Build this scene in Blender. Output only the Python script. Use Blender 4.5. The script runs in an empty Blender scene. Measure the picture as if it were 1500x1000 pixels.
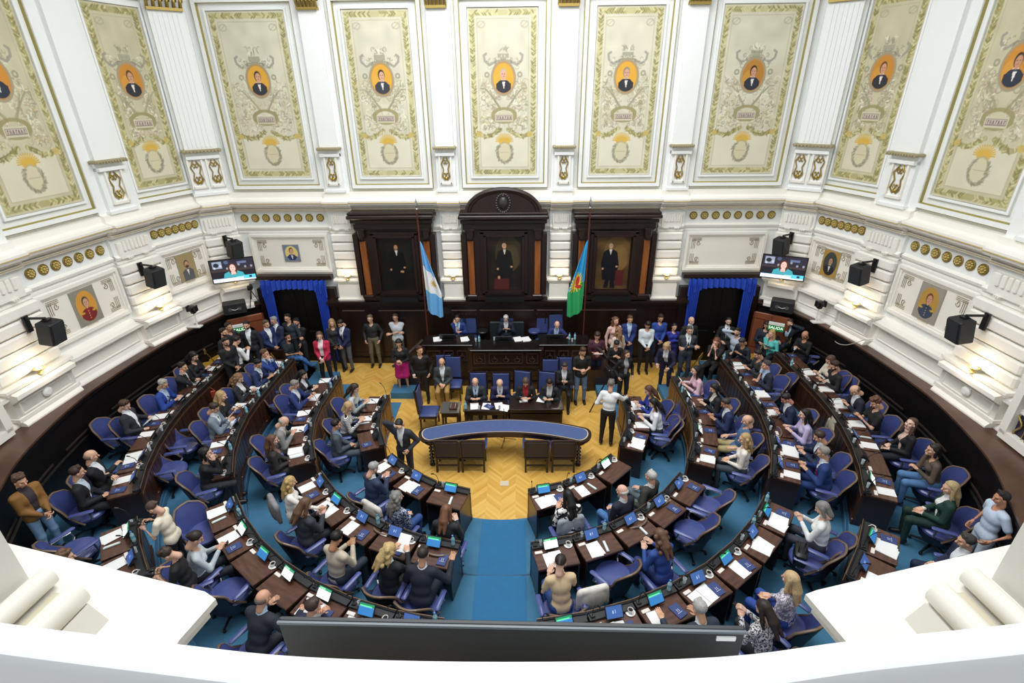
import bpy, math, random
import numpy as np
from mathutils import Vector, Matrix, Euler
PI = math.pi
rnd = random.Random(7)
SC = bpy.context.scene
COL = SC.collection
def clip(s, n=16):
    w = s.split(); return ' '.join(w[:n]).rstrip(',')

# ---------------------------------------------------------------- camera model
F = 752.; TH = .4509; YA = -.0200; RO = -.0108; X0 = .452; CH = 8.0
def basis():
    c, s = math.cos(TH), math.sin(TH); cy, sy = math.cos(YA), math.sin(YA)
    r = (cy, -sy, 0); f = (sy*c, cy*c, -s); u = (sy*s, cy*s, c)
    C, S = math.cos(RO), math.sin(RO)
    return (tuple(a*C+b*S for a, b in zip(r, u)), tuple(-a*S+b*C for a, b in zip(r, u)), f)
CR, CU, CF = basis()
def ray(px, py):
    a = (px-750)/F; b = -(py-500)/F
    return tuple(CF[i]+a*CR[i]+b*CU[i] for i in range(3))
def uz(px, py, z):
    d = ray(px, py); t = (z-CH)/d[2]; return (X0+d[0]*t, d[1]*t)
def ux(px, py, X):
    d = ray(px, py); t = (X-X0)/d[0]; return (X, d[1]*t, CH+d[2]*t)
def uy(px, py, Y):
    d = ray(px, py); t = Y/d[1]; return (X0+d[0]*t, CH+d[2]*t)

# ---------------------------------------------------------------- materials
def lin(c):
    return tuple((v/12.92 if v <= .04045 else ((v+.055)/1.055)**2.4) for v in c)
def rgb(c):
    if isinstance(c, str):
        c = tuple(int(c[i:i+2], 16)/255 for i in (0, 2, 4))
    return lin(c)
MATS = {}
def mat(c, rough=.6, metal=0, noise=0, scale=20, c2=None, kind=None, emit=0, key=None, spec=.5, stretch=(1, 1, 1), bump=0, coat=0):
    k = key or (c, rough, metal, noise, scale, c2, kind, emit, spec, stretch, bump, coat)
    if k in MATS: return MATS[k]
    m = bpy.data.materials.new('m_%s' % str(c)); m.use_nodes = True
    nt = m.node_tree; N = nt.nodes; L = nt.links; b = N['Principled BSDF']
    b.inputs['Roughness'].default_value = rough; b.inputs['Metallic'].default_value = metal
    b.inputs['Specular IOR Level'].default_value = spec
    if coat: b.inputs['Coat Weight'].default_value = coat; b.inputs['Coat Roughness'].default_value = .2
    col = rgb(c)+(1,)
    b.inputs['Base Color'].default_value = col
    if kind == 'attr':
        a = N.new('ShaderNodeVertexColor'); a.layer_name = 'col'; L.new(a.outputs[0], b.inputs['Base Color'])
        if emit: L.new(a.outputs[0], b.inputs['Emission Color']); b.inputs['Emission Strength'].default_value = emit
    elif emit:
        b.inputs['Emission Color'].default_value = col; b.inputs['Emission Strength'].default_value = emit
    if c2 or noise or bump:
        tc = N.new('ShaderNodeTexCoord'); mp = N.new('ShaderNodeMapping'); mp.inputs['Scale'].default_value = stretch
        L.new(tc.outputs['Object'], mp.inputs[0])
        if kind in ('dots', 'blobs'):
            t = N.new('ShaderNodeTexVoronoi' if kind == 'dots' else 'ShaderNodeTexNoise'); t.inputs['Scale'].default_value = scale
            src = t.outputs['Distance'] if kind == 'dots' else t.outputs[0]; lo, hi = (.3, .36) if kind == 'dots' else (.5, .53)
        elif kind == 'stripes':
            t = N.new('ShaderNodeTexWave'); t.bands_direction = 'Z'; t.inputs['Scale'].default_value = scale; src = t.outputs['Fac' if 'Fac' in t.outputs else 0]; lo, hi = (.45, .55)
        else:
            t = N.new('ShaderNodeTexNoise'); t.inputs['Scale'].default_value = scale; t.inputs['Detail'].default_value = 5; src = t.outputs[0]; lo, hi = (.35, .65)
        L.new(mp.outputs[0], t.inputs['Vector'])
        if c2 or noise:
            r = N.new('ShaderNodeValToRGB'); r.color_ramp.elements[0].position = lo; r.color_ramp.elements[1].position = hi
            r.color_ramp.elements[0].color = col
            if c2: r.color_ramp.elements[1].color = rgb(c2)+(1,)
            else: r.color_ramp.elements[1].color = tuple(v*(1-noise) for v in col[:3])+(1,)
            L.new(src, r.inputs[0]); L.new(r.outputs[0], b.inputs['Base Color'])
        if bump:
            bm = N.new('ShaderNodeBump'); bm.inputs['Strength'].default_value = bump; bm.inputs['Distance'].default_value = .01
            L.new(src, bm.inputs['Height']); L.new(bm.outputs[0], b.inputs['Normal'])
    MATS[k] = m
    return m
def parquet():
    m = mat('d6a748', .32, key='parquet'); nt = m.node_tree; N = nt.nodes; L = nt.links; b = N['Principled BSDF']
    tc = N.new('ShaderNodeTexCoord'); sep = N.new('ShaderNodeSeparateXYZ'); L.new(tc.outputs['Object'], sep.inputs[0])
    # herringbone bands: direction of the strips flips from column to column
    def M(op, a, bb=None):
        n = N.new('ShaderNodeMath'); n.operation = op
        for i, v in enumerate((a, bb)):
            if v is None: continue
            if isinstance(v, (int, float)): n.inputs[i].default_value = v
            else: L.new(v, n.inputs[i])
        return n.outputs[0]
    x = M('DIVIDE', sep.outputs[0], .32); ix = M('FLOOR', x); fx = M('SUBTRACT', x, ix)
    par = M('MULTIPLY', M('SUBTRACT', M('PINGPONG', ix, 1), .5), 2)
    y2 = M('ADD', sep.outputs[1], M('MULTIPLY', M('MULTIPLY', fx, par), .32))
    iy = M('FLOOR', M('DIVIDE', y2, .08))
    cmb = N.new('ShaderNodeCombineXYZ'); L.new(ix, cmb.inputs[0]); L.new(iy, cmb.inputs[1])
    wn = N.new('ShaderNodeTexWhiteNoise'); L.new(cmb.outputs[0], wn.inputs['Vector'])
    ns = N.new('ShaderNodeTexNoise'); ns.inputs['Scale'].default_value = 1.6; L.new(tc.outputs['Object'], ns.inputs['Vector'])
    s = M('ADD', M('MULTIPLY', wn.outputs['Value'], .55), M('MULTIPLY', ns.outputs[0], .5))
    r = N.new('ShaderNodeValToRGB'); L.new(s, r.inputs[0])
    r.color_ramp.elements[0].position = .1; r.color_ramp.elements[0].color = rgb('cf9a3e')+(1,)
    r.color_ramp.elements[1].position = .9; r.color_ramp.elements[1].color = rgb('eabf66')+(1,)
    L.new(r.outputs[0], b.inputs['Base Color'])
    return m
M_WALL = mat('f1f3f1', .7, noise=.03, scale=2); M_TRIM = mat('f3f0e7', .6); M_TRIMC = mat('f1f3f1', .6)
M_GOLD = mat('a8914e', .4, .6); M_GOLD2 = mat('c0a964', .5, .35)
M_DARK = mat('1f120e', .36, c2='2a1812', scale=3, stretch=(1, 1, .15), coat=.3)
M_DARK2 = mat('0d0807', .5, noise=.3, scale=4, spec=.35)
M_FRONT = mat('46291c', .36, c2='2e1a13', scale=5, stretch=(4, 4, .3), coat=.2)
M_FRONTW = mat('8a5f34', .4, c2='4f331d', scale=7, stretch=(3, 3, .25))
M_LEDGE = mat('5e4436', .35, c2='4a3228', scale=1.5)
M_CARPET = mat('437899', .95, c2='3b7090', scale=3, bump=.1)
M_BLUE = mat('4a5592', .36, noise=.15, scale=6, coat=.2)
M_BLUEV = mat('3d4b7e', .45)
M_SHELL = mat('151522', .45)
M_PIPING = mat('75604f', .4)
M_AMBER = mat('9a5c2c', .3, c2='7d4520', scale=4, stretch=(2, 2, .3))
M_BLACK = mat('141416', .4); M_BLACKM = mat('202124', .55)
M_BRASS = mat('6e5640', .4, .4)
M_PAPER = mat('f1f1f0', .8); M_CHROME = mat('b8b8bc', .25, .9)
M_NAVYB = mat('33457a', .6, noise=.1, scale=30)
M_LEATH = mat('5e3c2e', .32, c2='43291f', scale=3, stretch=(1, 6, 1), coat=.2)
M_LEATH2 = mat('5a3a2a', .4, noise=.25, scale=12)
M_GLASS = mat('cfd8dc', .08, 0, spec=.8)
M_YEL = mat('c79b3b', .4, noise=.2, scale=8)
M_CURT = mat('1c46b8', .6, noise=.1, scale=5)
M_ATTR = mat('ffffff', .75, kind='attr', key='attr')
M_SCR = mat('ffffff', .3, kind='attr', emit=.75, key='scr')

# ---------------------------------------------------------------- mesh builder
class MB:
    def __init__(s): s.v = []; s.f = []; s.m = []
    def add(s, vs, fs, mi=0, mtx=None):
        n = len(s.v)
        if mtx is not None: vs = [tuple(mtx @ Vector(v)) for v in vs]
        s.v += [tuple(v) for v in vs]; s.f += [tuple(i+n for i in f) for f in fs]; s.m += [mi]*len(fs); return s
    def box(s, c, d, rz=0, mi=0, taper=1, rx=0, bev=0):
        x, y, z = d[0]/2, d[1]/2, d[2]/2; t = taper
        if bev:
            b = min(bev, x*.9, y*.9, z*.9); vs = []; 
            for zz, k in ((-z, b), (-z+b, 0), (z-b, 0), (z, b)):
                xx, yy = x-k, y-k
                c8 = b if True else 0
                vs += [(-xx+c8, -yy, zz), (xx-c8, -yy, zz), (xx, -yy+c8, zz), (xx, yy-c8, zz), (xx-c8, yy, zz), (-xx+c8, yy, zz), (-xx, yy-c8, zz), (-xx, -yy+c8, zz)]
            fs = [tuple(range(7, -1, -1)), tuple(range(24, 32))]
            for r in range(3):
                for i in range(8):
                    j = (i+1) % 8; fs.append((r*8+i, r*8+j, (r+1)*8+j, (r+1)*8+i))
        else:
            vs = [(-x, -y, -z), (x, -y, -z), (x, y, -z), (-x, y, -z), (-x*t, -y*t, z), (x*t, -y*t, z), (x*t, y*t, z), (-x*t, y*t, z)]
            fs = [(3, 2, 1, 0), (4, 5, 6, 7), (0, 1, 5, 4), (1, 2, 6, 5), (2, 3, 7, 6), (3, 0, 4, 7)]
        return s.add(vs, fs, mi, Matrix.Translation(c) @ Matrix.Rotation(rz, 4, 'Z') @ Matrix.Rotation(rx, 4, 'X'))
    def tube(s, pts, r, n=8, mi=0, cap=True, rs=None):
        P = [Vector(p) for p in pts]; vs = []; fs = []; k = len(P); up = None
        for i, p in enumerate(P):
            t = (P[min(i+1, k-1)]-P[max(i-1, 0)]).normalized()
            if up is None: up = Vector((0, 0, 1)) if abs(t.z) < .9 else Vector((1, 0, 0))
            a = t.cross(up).normalized(); b = a.cross(t).normalized(); up = b
            rr = rs[i] if rs else r
            for j in range(n):
                an = 2*PI*j/n; vs.append(tuple(p+a*math.cos(an)*rr+b*math.sin(an)*rr))
        for i in range(k-1):
            for j in range(n):
                q = (j+1) % n; fs.append((i*n+j, i*n+q, (i+1)*n+q, (i+1)*n+j))
        if cap: fs += [tuple(range(n-1, -1, -1)), tuple(range((k-1)*n, k*n))]
        return s.add(vs, fs, mi)
    def lathe(s, prof, n=16, c=(0, 0, 0), mi=0, mtx=None, sx=1, sy=1):
        vs = []; fs = []
        for r, z in prof:
            for j in range(n):
                a = 2*PI*j/n; vs.append((c[0]+r*math.cos(a)*sx, c[1]+r*math.sin(a)*sy, c[2]+z))
        for i in range(len(prof)-1):
            for j in range(n):
                q = (j+1) % n; fs.append((i*n+j, i*n+q, (i+1)*n+q, (i+1)*n+j))
        if prof[0][0] > 1e-4: fs.append(tuple(range(n-1, -1, -1)))
        if prof[-1][0] > 1e-4: fs.append(tuple(range((len(prof)-1)*n, len(prof)*n)))
        return s.add(vs, fs, mi, mtx)
    def prism(s, poly, z0, z1, mi=0, mtx=None):
        n = len(poly); vs = [(x, y, z0) for x, y in poly]+[(x, y, z1) for x, y in poly]
        fs = [tuple(range(n-1, -1, -1)), tuple(range(n, 2*n))]+[(i, (i+1) % n, n+(i+1) % n, n+i) for i in range(n)]
        return s.add(vs, fs, mi, mtx)
    def strip(s, rows, mi=0, closed=False):
        """rows: list of equal-length point lists"""
        n = len(rows[0]); vs = [p for r in rows for p in r]; fs = []
        for i in range(len(rows)-1):
            for j in range(n if closed else n-1):
                q = (j+1) % n; fs.append((i*n+j, i*n+q, (i+1)*n+q, (i+1)*n+j))
        return s.add(vs, fs, mi)
    def build(s, name, mats, parent=None, loc=None, rz=0, smooth=False, flip=False, **props):
        me = bpy.data.meshes.new(name); f = [t[::-1] for t in s.f] if flip else s.f
        me.from_pydata(s.v, [], f)
        if not isinstance(mats, (list, tuple)): mats = [mats]
        for m in mats: me.materials.append(m)
        if len(mats) > 1: me.polygons.foreach_set('material_index', s.m)
        if smooth:
            me.polygons.foreach_set('use_smooth', [True]*len(f))
            if smooth != 'all': me.set_sharp_from_angle(angle=math.radians(38))
        me.update()
        return link(name, me, parent, loc, rz, **props)
def link(name, me, parent=None, loc=None, rz=0, **props):
    o = bpy.data.objects.new(name, me); COL.objects.link(o)
    if parent is not None: o.parent = parent
    if loc is not None: o.location = loc
    if rz: o.rotation_euler = (0, 0, rz)
    for k, v in props.items(): o[k] = v
    return o
def thing(name, label, cat, loc=(0, 0, 0), rz=0, group=None):
    o = bpy.data.objects.new(name, None); COL.objects.link(o); o.location = loc; o.rotation_euler = (0, 0, rz); o.empty_display_size = .1
    return tag(o, label, cat, group)
def tag(o, label, cat, group=None):
    o['label'] = clip(label); o['category'] = cat
    if group: o['group'] = group
    return o
KIDS = {}
def dup(root, label, loc, rz=0, group=None, scale=None, cat=None):
    if root.name not in KIDS:
        KIDS[root.name] = [(c, list(c.children)) for c in root.children]
    r = root.copy(); COL.objects.link(r); r.location = loc; r.rotation_euler = (0, 0, rz); r['label'] = clip(label)
    if group: r['group'] = group
    if cat: r['category'] = cat
    if scale: r.scale = scale
    for ch, gs in KIDS[root.name]:
        c = ch.copy(); COL.objects.link(c); c.parent = r
        for g in gs:
            d = g.copy(); COL.objects.link(d); d.parent = c
    return r
def place(proto, used, label, loc, rz=0, group=None, scale=None):
    """first call moves the prototype itself, later calls copy it"""
    if proto.name not in used:
        used.add(proto.name)
        KIDS[proto.name] = [(c, list(c.children)) for c in proto.children]
        proto.location = loc; proto.rotation_euler = (0, 0, rz); proto['label'] = clip(label)
        if group: proto['group'] = group
        if scale: proto.scale = scale
        return proto
    return dup(proto, label, loc, rz, group, scale)
USED = set()
def setmat(o, m):
    for sl, mm in zip(o.material_slots, m if isinstance(m, (list, tuple)) else [m]):
        sl.link = 'OBJECT'; sl.material = mm
def ordn(i): return ['first', 'second', 'third', 'fourth', 'fifth', 'sixth', 'seventh', 'eighth', 'ninth', 'tenth', 'eleventh', 'twelfth'][i]

# ---------------------------------------------------------------- painter: pictures that are really flat, as colour per vertex
class Art:
    def __init__(s, w, h, step, base):
        s.w, s.h = w, h; s.nx = int(w/step)+1; s.ny = int(h/step)+1
        x = np.linspace(0, w, s.nx); y = np.linspace(0, h, s.ny); s.X, s.Y = np.meshgrid(x, y); s.xs, s.ys = x, y
        s.C = np.zeros((s.ny, s.nx, 3), np.float32); s.C[:] = s.c(base)
    def c(s, c):
        if isinstance(c, str): return np.array([int(c[i:i+2], 16)/255 for i in (0, 2, 4)], np.float32)
        return np.array(c, np.float32)
    def win(s, x0, x1, y0, y1):
        i0 = np.searchsorted(s.xs, x0); i1 = np.searchsorted(s.xs, x1)+1; j0 = np.searchsorted(s.ys, y0); j1 = np.searchsorted(s.ys, y1)+1
        return slice(max(j0-1, 0), j1), slice(max(i0-1, 0), i1)
    def put(s, sl, mask, col, a=1):
        al = (np.clip(mask, 0, 1)*a)[..., None]; s.C[sl] = s.C[sl]*(1-al)+s.c(col)*al
    def rect(s, x0, x1, y0, y1, col, a=1):
        sl = s.win(x0, x1, y0, y1); X, Y = s.X[sl], s.Y[sl]; s.put(sl, ((X >= x0) & (X <= x1) & (Y >= y0) & (Y <= y1)).astype(float), col, a)
    def ell(s, cx, cy, rx, ry, col, a=1, rot=0, ring=None, clip=None):
        R = max(rx, ry)*1.1; sl = s.win(cx-R, cx+R, cy-R, cy+R); X, Y = s.X[sl]-cx, s.Y[sl]-cy
        c, n = math.cos(rot), math.sin(rot); u, v = X*c+Y*n, -X*n+Y*c; d = np.sqrt((u/rx)**2+(v/ry)**2)
        m = np.clip((1-d)*min(rx, ry)/(s.xs[1])+.5, 0, 1)
        if ring: m = np.clip((ring-np.abs(1-d)*min(rx, ry))/s.xs[1]+.5, 0, 1)
        if clip: m = m*(((X+cx-clip[0])/clip[2])**2+((Y+cy-clip[1])/clip[3])**2 < 1)
        s.put(sl, m, col, a)
    def stroke(s, pts, w, col, a=1):
        p = np.array(pts); sl = s.win(p[:, 0].min()-w, p[:, 0].max()+w, p[:, 1].min()-w, p[:, 1].max()+w); X, Y = s.X[sl], s.Y[sl]
        if X.size == 0: return
        D = np.full(X.shape, 9.)
        for (ax, ay), (bx, by) in zip(p[:-1], p[1:]):
            L = (bx-ax)**2+(by-ay)**2+1e-9; t = np.clip(((X-ax)*(bx-ax)+(Y-ay)*(by-ay))/L, 0, 1)
            D = np.minimum(D, np.hypot(X-ax-t*(bx-ax), Y-ay-t*(by-ay)))
        s.put(sl, np.clip((w/2-D)/s.xs[1]+.5, 0, 1), col, a)
    def poly(s, pts, col, a=1, clip=None):
        p = np.array(pts); sl = s.win(p[:, 0].min(), p[:, 0].max(), p[:, 1].min(), p[:, 1].max()); X, Y = s.X[sl], s.Y[sl]; m = np.zeros(X.shape, bool)
        for (ax, ay), (bx, by) in zip(p, np.roll(p, -1, 0)):
            m ^= ((ay > Y) != (by > Y)) & (X < (bx-ax)*(Y-ay)/(by-ay+1e-12)+ax)
        if clip: m = m & (((X-clip[0])/clip[2])**2+((Y-clip[1])/clip[3])**2 < 1)
        s.put(sl, m.astype(float), col, a)
    def noise(s, amp, n=12, seed=0):
        r = np.random.RandomState(seed); g = r.rand(n*2+2, n+2)
        xi = s.X/s.w*n; yi = s.Y/s.h*n*2; i = xi.astype(int); j = yi.astype(int); fx = xi-i; fy = yi-j; i = np.minimum(i, n); j = np.minimum(j, 2*n)
        v = g[j, i]*(1-fx)*(1-fy)+g[j, i+1]*fx*(1-fy)+g[j+1, i]*(1-fx)*fy+g[j+1, i+1]*fx*fy
        s.C *= (1+(v-.5)*amp)[..., None]
    def mesh(s, name, mats, parent=None, mtx=None, loc=None, rz=0, wave=None, **props):
        """plane in local XZ, centred in x, bottom at z=0, facing -Y"""
        n, m = s.nx, s.ny; V = np.zeros((m, n, 3), np.float32); V[..., 0] = s.X-s.w/2; V[..., 2] = s.Y
        if wave: V[..., 0], V[..., 1], V[..., 2] = wave(V[..., 0], V[..., 2])
        idx = np.arange(n*m).reshape(m, n); Q = np.stack([idx[:-1, :-1], idx[:-1, 1:], idx[1:, 1:], idx[1:, :-1]], -1).reshape(-1, 4)
        me = bpy.data.meshes.new(name); me.vertices.add(n*m); me.vertices.foreach_set('co', V.ravel())
        me.loops.add(Q.size); me.loops.foreach_set('vertex_index', Q.ravel().astype(np.int32))
        me.polygons.add(len(Q)); me.polygons.foreach_set('loop_start', np.arange(0, Q.size, 4, dtype=np.int32)); me.polygons.foreach_set('loop_total', np.full(len(Q), 4, np.int32))
        me.update(calc_edges=True)
        ca = me.color_attributes.new('col', 'FLOAT_COLOR', 'POINT'); c = np.clip(s.C, 0, 1)
        c = np.where(c <= .04045, c/12.92, ((c+.055)/1.055)**2.4); ca.data.foreach_set('color', np.dstack([c, np.ones((m, n, 1))]).astype(np.float32).ravel())
        me.materials.append(mats)
        return link(name, me, parent, loc, rz, **props)
def bust(A, cx, cy, sx, sy, skin, hair, coat, shirt='e8e4dc', clip=None, beard=None, uniform=False):
    """head and shoulders, cy = chin height, s = head half width"""
    A.poly([(cx-2.6*sx, cy-6*sy), (cx-2.5*sx, cy-1.6*sy), (cx-1.2*sx, cy-.6*sy), (cx+1.2*sx, cy-.6*sy), (cx+2.5*sx, cy-1.6*sy), (cx+2.6*sx, cy-6*sy)], coat, clip=clip)
    A.poly([(cx-.7*sx, cy-.3*sy), (cx+.7*sx, cy-.3*sy), (cx+.1*sx, cy-3.2*sy)], shirt, clip=clip)
    if not uniform: A.stroke([(cx-.5*sx, cy-.75*sy), (cx+.5*sx, cy-.75*sy)], .5*sx, coat)
    A.ell(cx, cy+1.2*sy, 1.12*sx, 1.5*sy, hair)
    A.ell(cx+.1*sx, cy+.95*sy, .9*sx, 1.25*sy, skin)
    A.stroke([(cx, cy-.3*sy), (cx, cy+.3*sy)], .8*sx, skin)
    if beard: A.ell(cx+.1*sx, cy+.15*sy, .8*sx, .65*sy, beard)
    for d in (-.35, .45): A.ell(cx+d*sx, cy+1.15*sy, .14*sx, .1*sy, '3a2a22', .8)
    A.ell(cx+.08*sx, cy+.4*sy, .3*sx, .08*sy, '8a4a3c', .7)
    A.stroke([(cx+.12*sx, cy+1.1*sy), (cx+.2*sx, cy+.7*sy)], .12*sx, '9a6a50', .5)
# ================================================================ the room shell
YB = 15.15
# plan of the wall, left to right; each entry: point, jog of the segment that starts there (m it stands forward)
HALF = [((.0, YB), 0), ((1.30, YB), 1), ((1.92, YB), 0), ((4.45, YB), 1), ((5.20, YB), 0), ((8.0, YB), 1), ((8.75, 14.55), 0), ((9.25, 13.05), 1),
        ((9.50, 11.95), 0), ((9.70, 9.75), 1), ((9.72, 8.3), 0), ((9.5, 5.2), 1), ((9.3, 4.0), 0), ((8.0, 0.0), 0), ((6.5, -3), 0)]
PTS = [(x, y) for (x, y), j in HALF]; JG = [j for p, j in HALF][:-1]
PTS = [(-x, y) for x, y in PTS[::-1]]+PTS[1:]; JG = JG[::-1]+JG
def nrm(i):
    (x0, y0), (x1, y1) = PTS[i], PTS[i+1]; d = Vector((x1-x0, y1-y0)).normalized(); return Vector((d.y, -d.x))   # towards the room
NR = [nrm(i) for i in range(len(PTS)-1)]
def offs(d, jog):
    out = []
    for i in range(len(PTS)-1):
        for e in (0, 1):
            k = i+e
            a = NR[max(k-1, 0)]; b = NR[min(k, len(NR)-1)]; m = (a+b); m = m/(m.dot(a)+1e-9)
            p = Vector(PTS[k])+m*(d+JG[i]*jog); out.append((p.x, p.y))
    return out
def sweep(mb, prof, jog=.1, mi=0, i0=None, i1=None):
    """prof: (out, z) points from bottom to top"""
    rows = []
    for d, z in prof:
        o = offs(d, jog); o = o[i0:i1]; rows.append([(x, y, z) for x, y in o])
    mb.strip(rows, mi)
m = MB(); sweep(m, [(0, 0), (0, 11.5)], .1); sweep(m, [(-.4, 11.5), (-.4, 0)], .1); sweep(m, [(0, 11.5), (-.4, 11.5)], .1)
w = m.build('wall_chamber', M_WALL); w['kind'] = 'structure'
# ledge over the rosettes, cornices and the skirting above the dark wainscot
m = MB()
sweep(m, [(0, 5.02), (.10, 5.04), (.14, 5.10), (.30, 5.14), (.34, 5.22), (.34, 5.27), (.18, 5.30), (.10, 5.34), (.10, 5.48), (.0, 5.50)], .1)
sweep(m, [(0, 4.40), (.05, 4.41), (.07, 4.47), (.03, 4.50), (.0, 4.52)], .1)
sweep(m, [(0, 4.30), (.03, 4.31), (.03, 4.35), (0, 4.36)], .1)
sweep(m, [(.06, 4.94), (.12, 4.97), (.12, 5.02), (.0, 5.03)], .1)
t = m.build('trim_1', M_TRIM); t['kind'] = 'structure'
m = MB()
for a, b in ((None, 18), (-18, None)):
    sweep(m, [(0, 2.05), (.2, 2.05), (.2, 2.14), (.17, 2.18), (.13, 2.21), (.10, 2.30), (.10, 2.62), (.18, 2.66), (.26, 2.72), (.26, 2.80), (.12, 2.84), (.06, 2.90), (0, 2.92)], .16, 0, a, b)
t = m.build('trim_2', M_TRIM); t['kind'] = 'structure'
m = MB()   # thin gilt lines under the cornice
sweep(m, [(.345, 5.205), (.352, 5.21), (.345, 5.225)], .1); sweep(m, [(.125, 4.985), (.13, 4.99), (.125, 5.0)], .1)
t = m.build('trim_3', M_GOLD2); t['kind'] = 'structure'
m = MB()   # recessed panel lines on the plaster dado of the side walls
def seg(i):
    a, b = Vector(PTS[i]), Vector(PTS[i+1]); return a, b, NR[i]
NS = len(PTS)-1
def frame_on(mb, a, b, n, s0, s1, z0, z1, d, w, th, mi=0):
    """rectangular moulding on wall plane a-b"""
    t = (b-a).normalized(); ang = math.atan2(t.y, t.x)
    for (sa, sb, za, zb) in ((s0, s1, z0, z0+w), (s0, s1, z1-w, z1), (s0, s0+w, z0+w, z1-w), (s1-w, s1, z0+w, z1-w)):
        c = a+t*((sa+sb)/2)+n*(d+th/2); mb.box((c.x, c.y, (za+zb)/2), (abs(sb-sa), th, zb-za), ang, mi)
for i in range(NS):
    a, b, n = seg(i); L = (b-a).length
    if abs(a.x) > 8.2 and abs(b.x) > 8.2 and a.y > 2 and L > 1:
        frame_on(m, a, b, n, .12, L-.12, 2.33, 2.6, .10+.16*JG[i], .025, .02)
t = m.build('trim_4', M_TRIM); t['kind'] = 'structure'

# ---- rusticated piers: a column of projecting blocks, base block and top block
def pier(a, b, n, side, nm, label, wide=1.0):
    L = (b-a).length; t = (b-a).normalized(); ang = math.atan2(t.y, t.x); c = (a+b)/2
    root = thing('pier', label, 'pier', (c.x+n.x*.1, c.y+n.y*.1, 0), ang+PI, 'rusticated white piers')
    # local +Y = towards the room after the half turn, x along the wall
    W = L*wide
    mm = MB(); z = 2.98
    while z < 4.28:
        mm.box((0, .04, z+.12), (W, .16, .235), bev=.035); z += .268
    mm.build('stone_course', M_TRIM, root)
    mm = MB(); mm.box((0, .06, 2.9), (W+.14, .36, .06)); mm.box((0, .05, 2.84), (W+.06, .3, .07)); mm.box((0, .04, 2.52), (W-.02, .24, .58)); mm.box((0, .05, 2.26), (W+.06, .3, .07)); mm.build('pedestal', M_TRIM, root)
    mm = MB(); mm.box((0, .03, 4.62), (W*.8, .1, .42), bev=.02)
    for q in range(7): mm.box(((q-3)*W*.09, .09, 4.72), (W*.05, .06, .24), bev=.01)
    for q in (-1, 1):
        for k in range(3): mm.box((q*W*.2+(k-1)*.05, .1, 4.42), (.03, .05, .035))
    mm.build('fluted_block', M_TRIM, root)
    # small sconce resting on the pedestal
    return root, c, ang
PIERS = []
words = {1.30: 'left of the central portrait cabinet', 4.45: 'outside the outer portrait cabinet', 8.0: 'in the corner behind the television', 9.25: 'between the two side wall portraits', 9.70: 'at the near end of the side wall portraits', 9.5: 'at the edge of the view'}
for i in range(NS):
    if JG[i] and seg(i)[0].y > 2:
        a, b, n = seg(i); x = min(abs(a.x), abs(b.x)); sd = 'left' if (a.x+b.x) < 0 else 'right'
        if abs(a.x) > 9.2 and (a.y+b.y)/2 < 6: continue
        where = {1: 'beside the central cabinet', 4: 'between flag cabinet and doorway', 8: 'in the corner above the television', 9: 'between the side wall portraits'}[int(x)]
        if (a.y+b.y)/2 < 9.5 and abs(a.x) > 9: where = 'at the near end of the side wall'
        PIERS.append((pier(a, b, n, sd, i, 'white rusticated pier, %s, %s' % (sd, where)), n, a, b))

# ---- glowing lamp dishes on the pier pedestals
sc = thing('uplighter', '', 'lamp'); m = MB(); m.lathe([(.0, 0), (.06, .01), (.05, .03), (.02, .05), (.09, .1), (.1, .12), (.085, .12), (.0, .09)], 12); m.build('dish', M_GOLD2, sc, smooth=True)
m = MB(); m.lathe([(0, .085), (.05, .1), (.055, .13), (.03, .16), (0, .17)], 10); m.build('bulb', mat('ffe2b0', .5, emit=9), sc, smooth=True)
for (r, c, ang), n, a, b in PIERS:
    sd = 'left' if c.x < 0 else 'right'; p = c+n*.34
    place(sc, USED, r['label'].replace('white rusticated pier', 'small glowing gilt uplighter at the pier'), (p.x, p.y, 2.93), ang, 'uplighters on the pier pedestals')
    strong = abs(c.x) > 9
    l = bpy.data.lights.new('uplight', 'POINT'); l.energy = 9 if strong else 3.5; l.color = (1, .82, .6); l.shadow_soft_size = .06
    o = bpy.data.objects.new('uplight', l); COL.objects.link(o); q = c+n*(.52); o.location = (q.x, q.y, 3.12)

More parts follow.
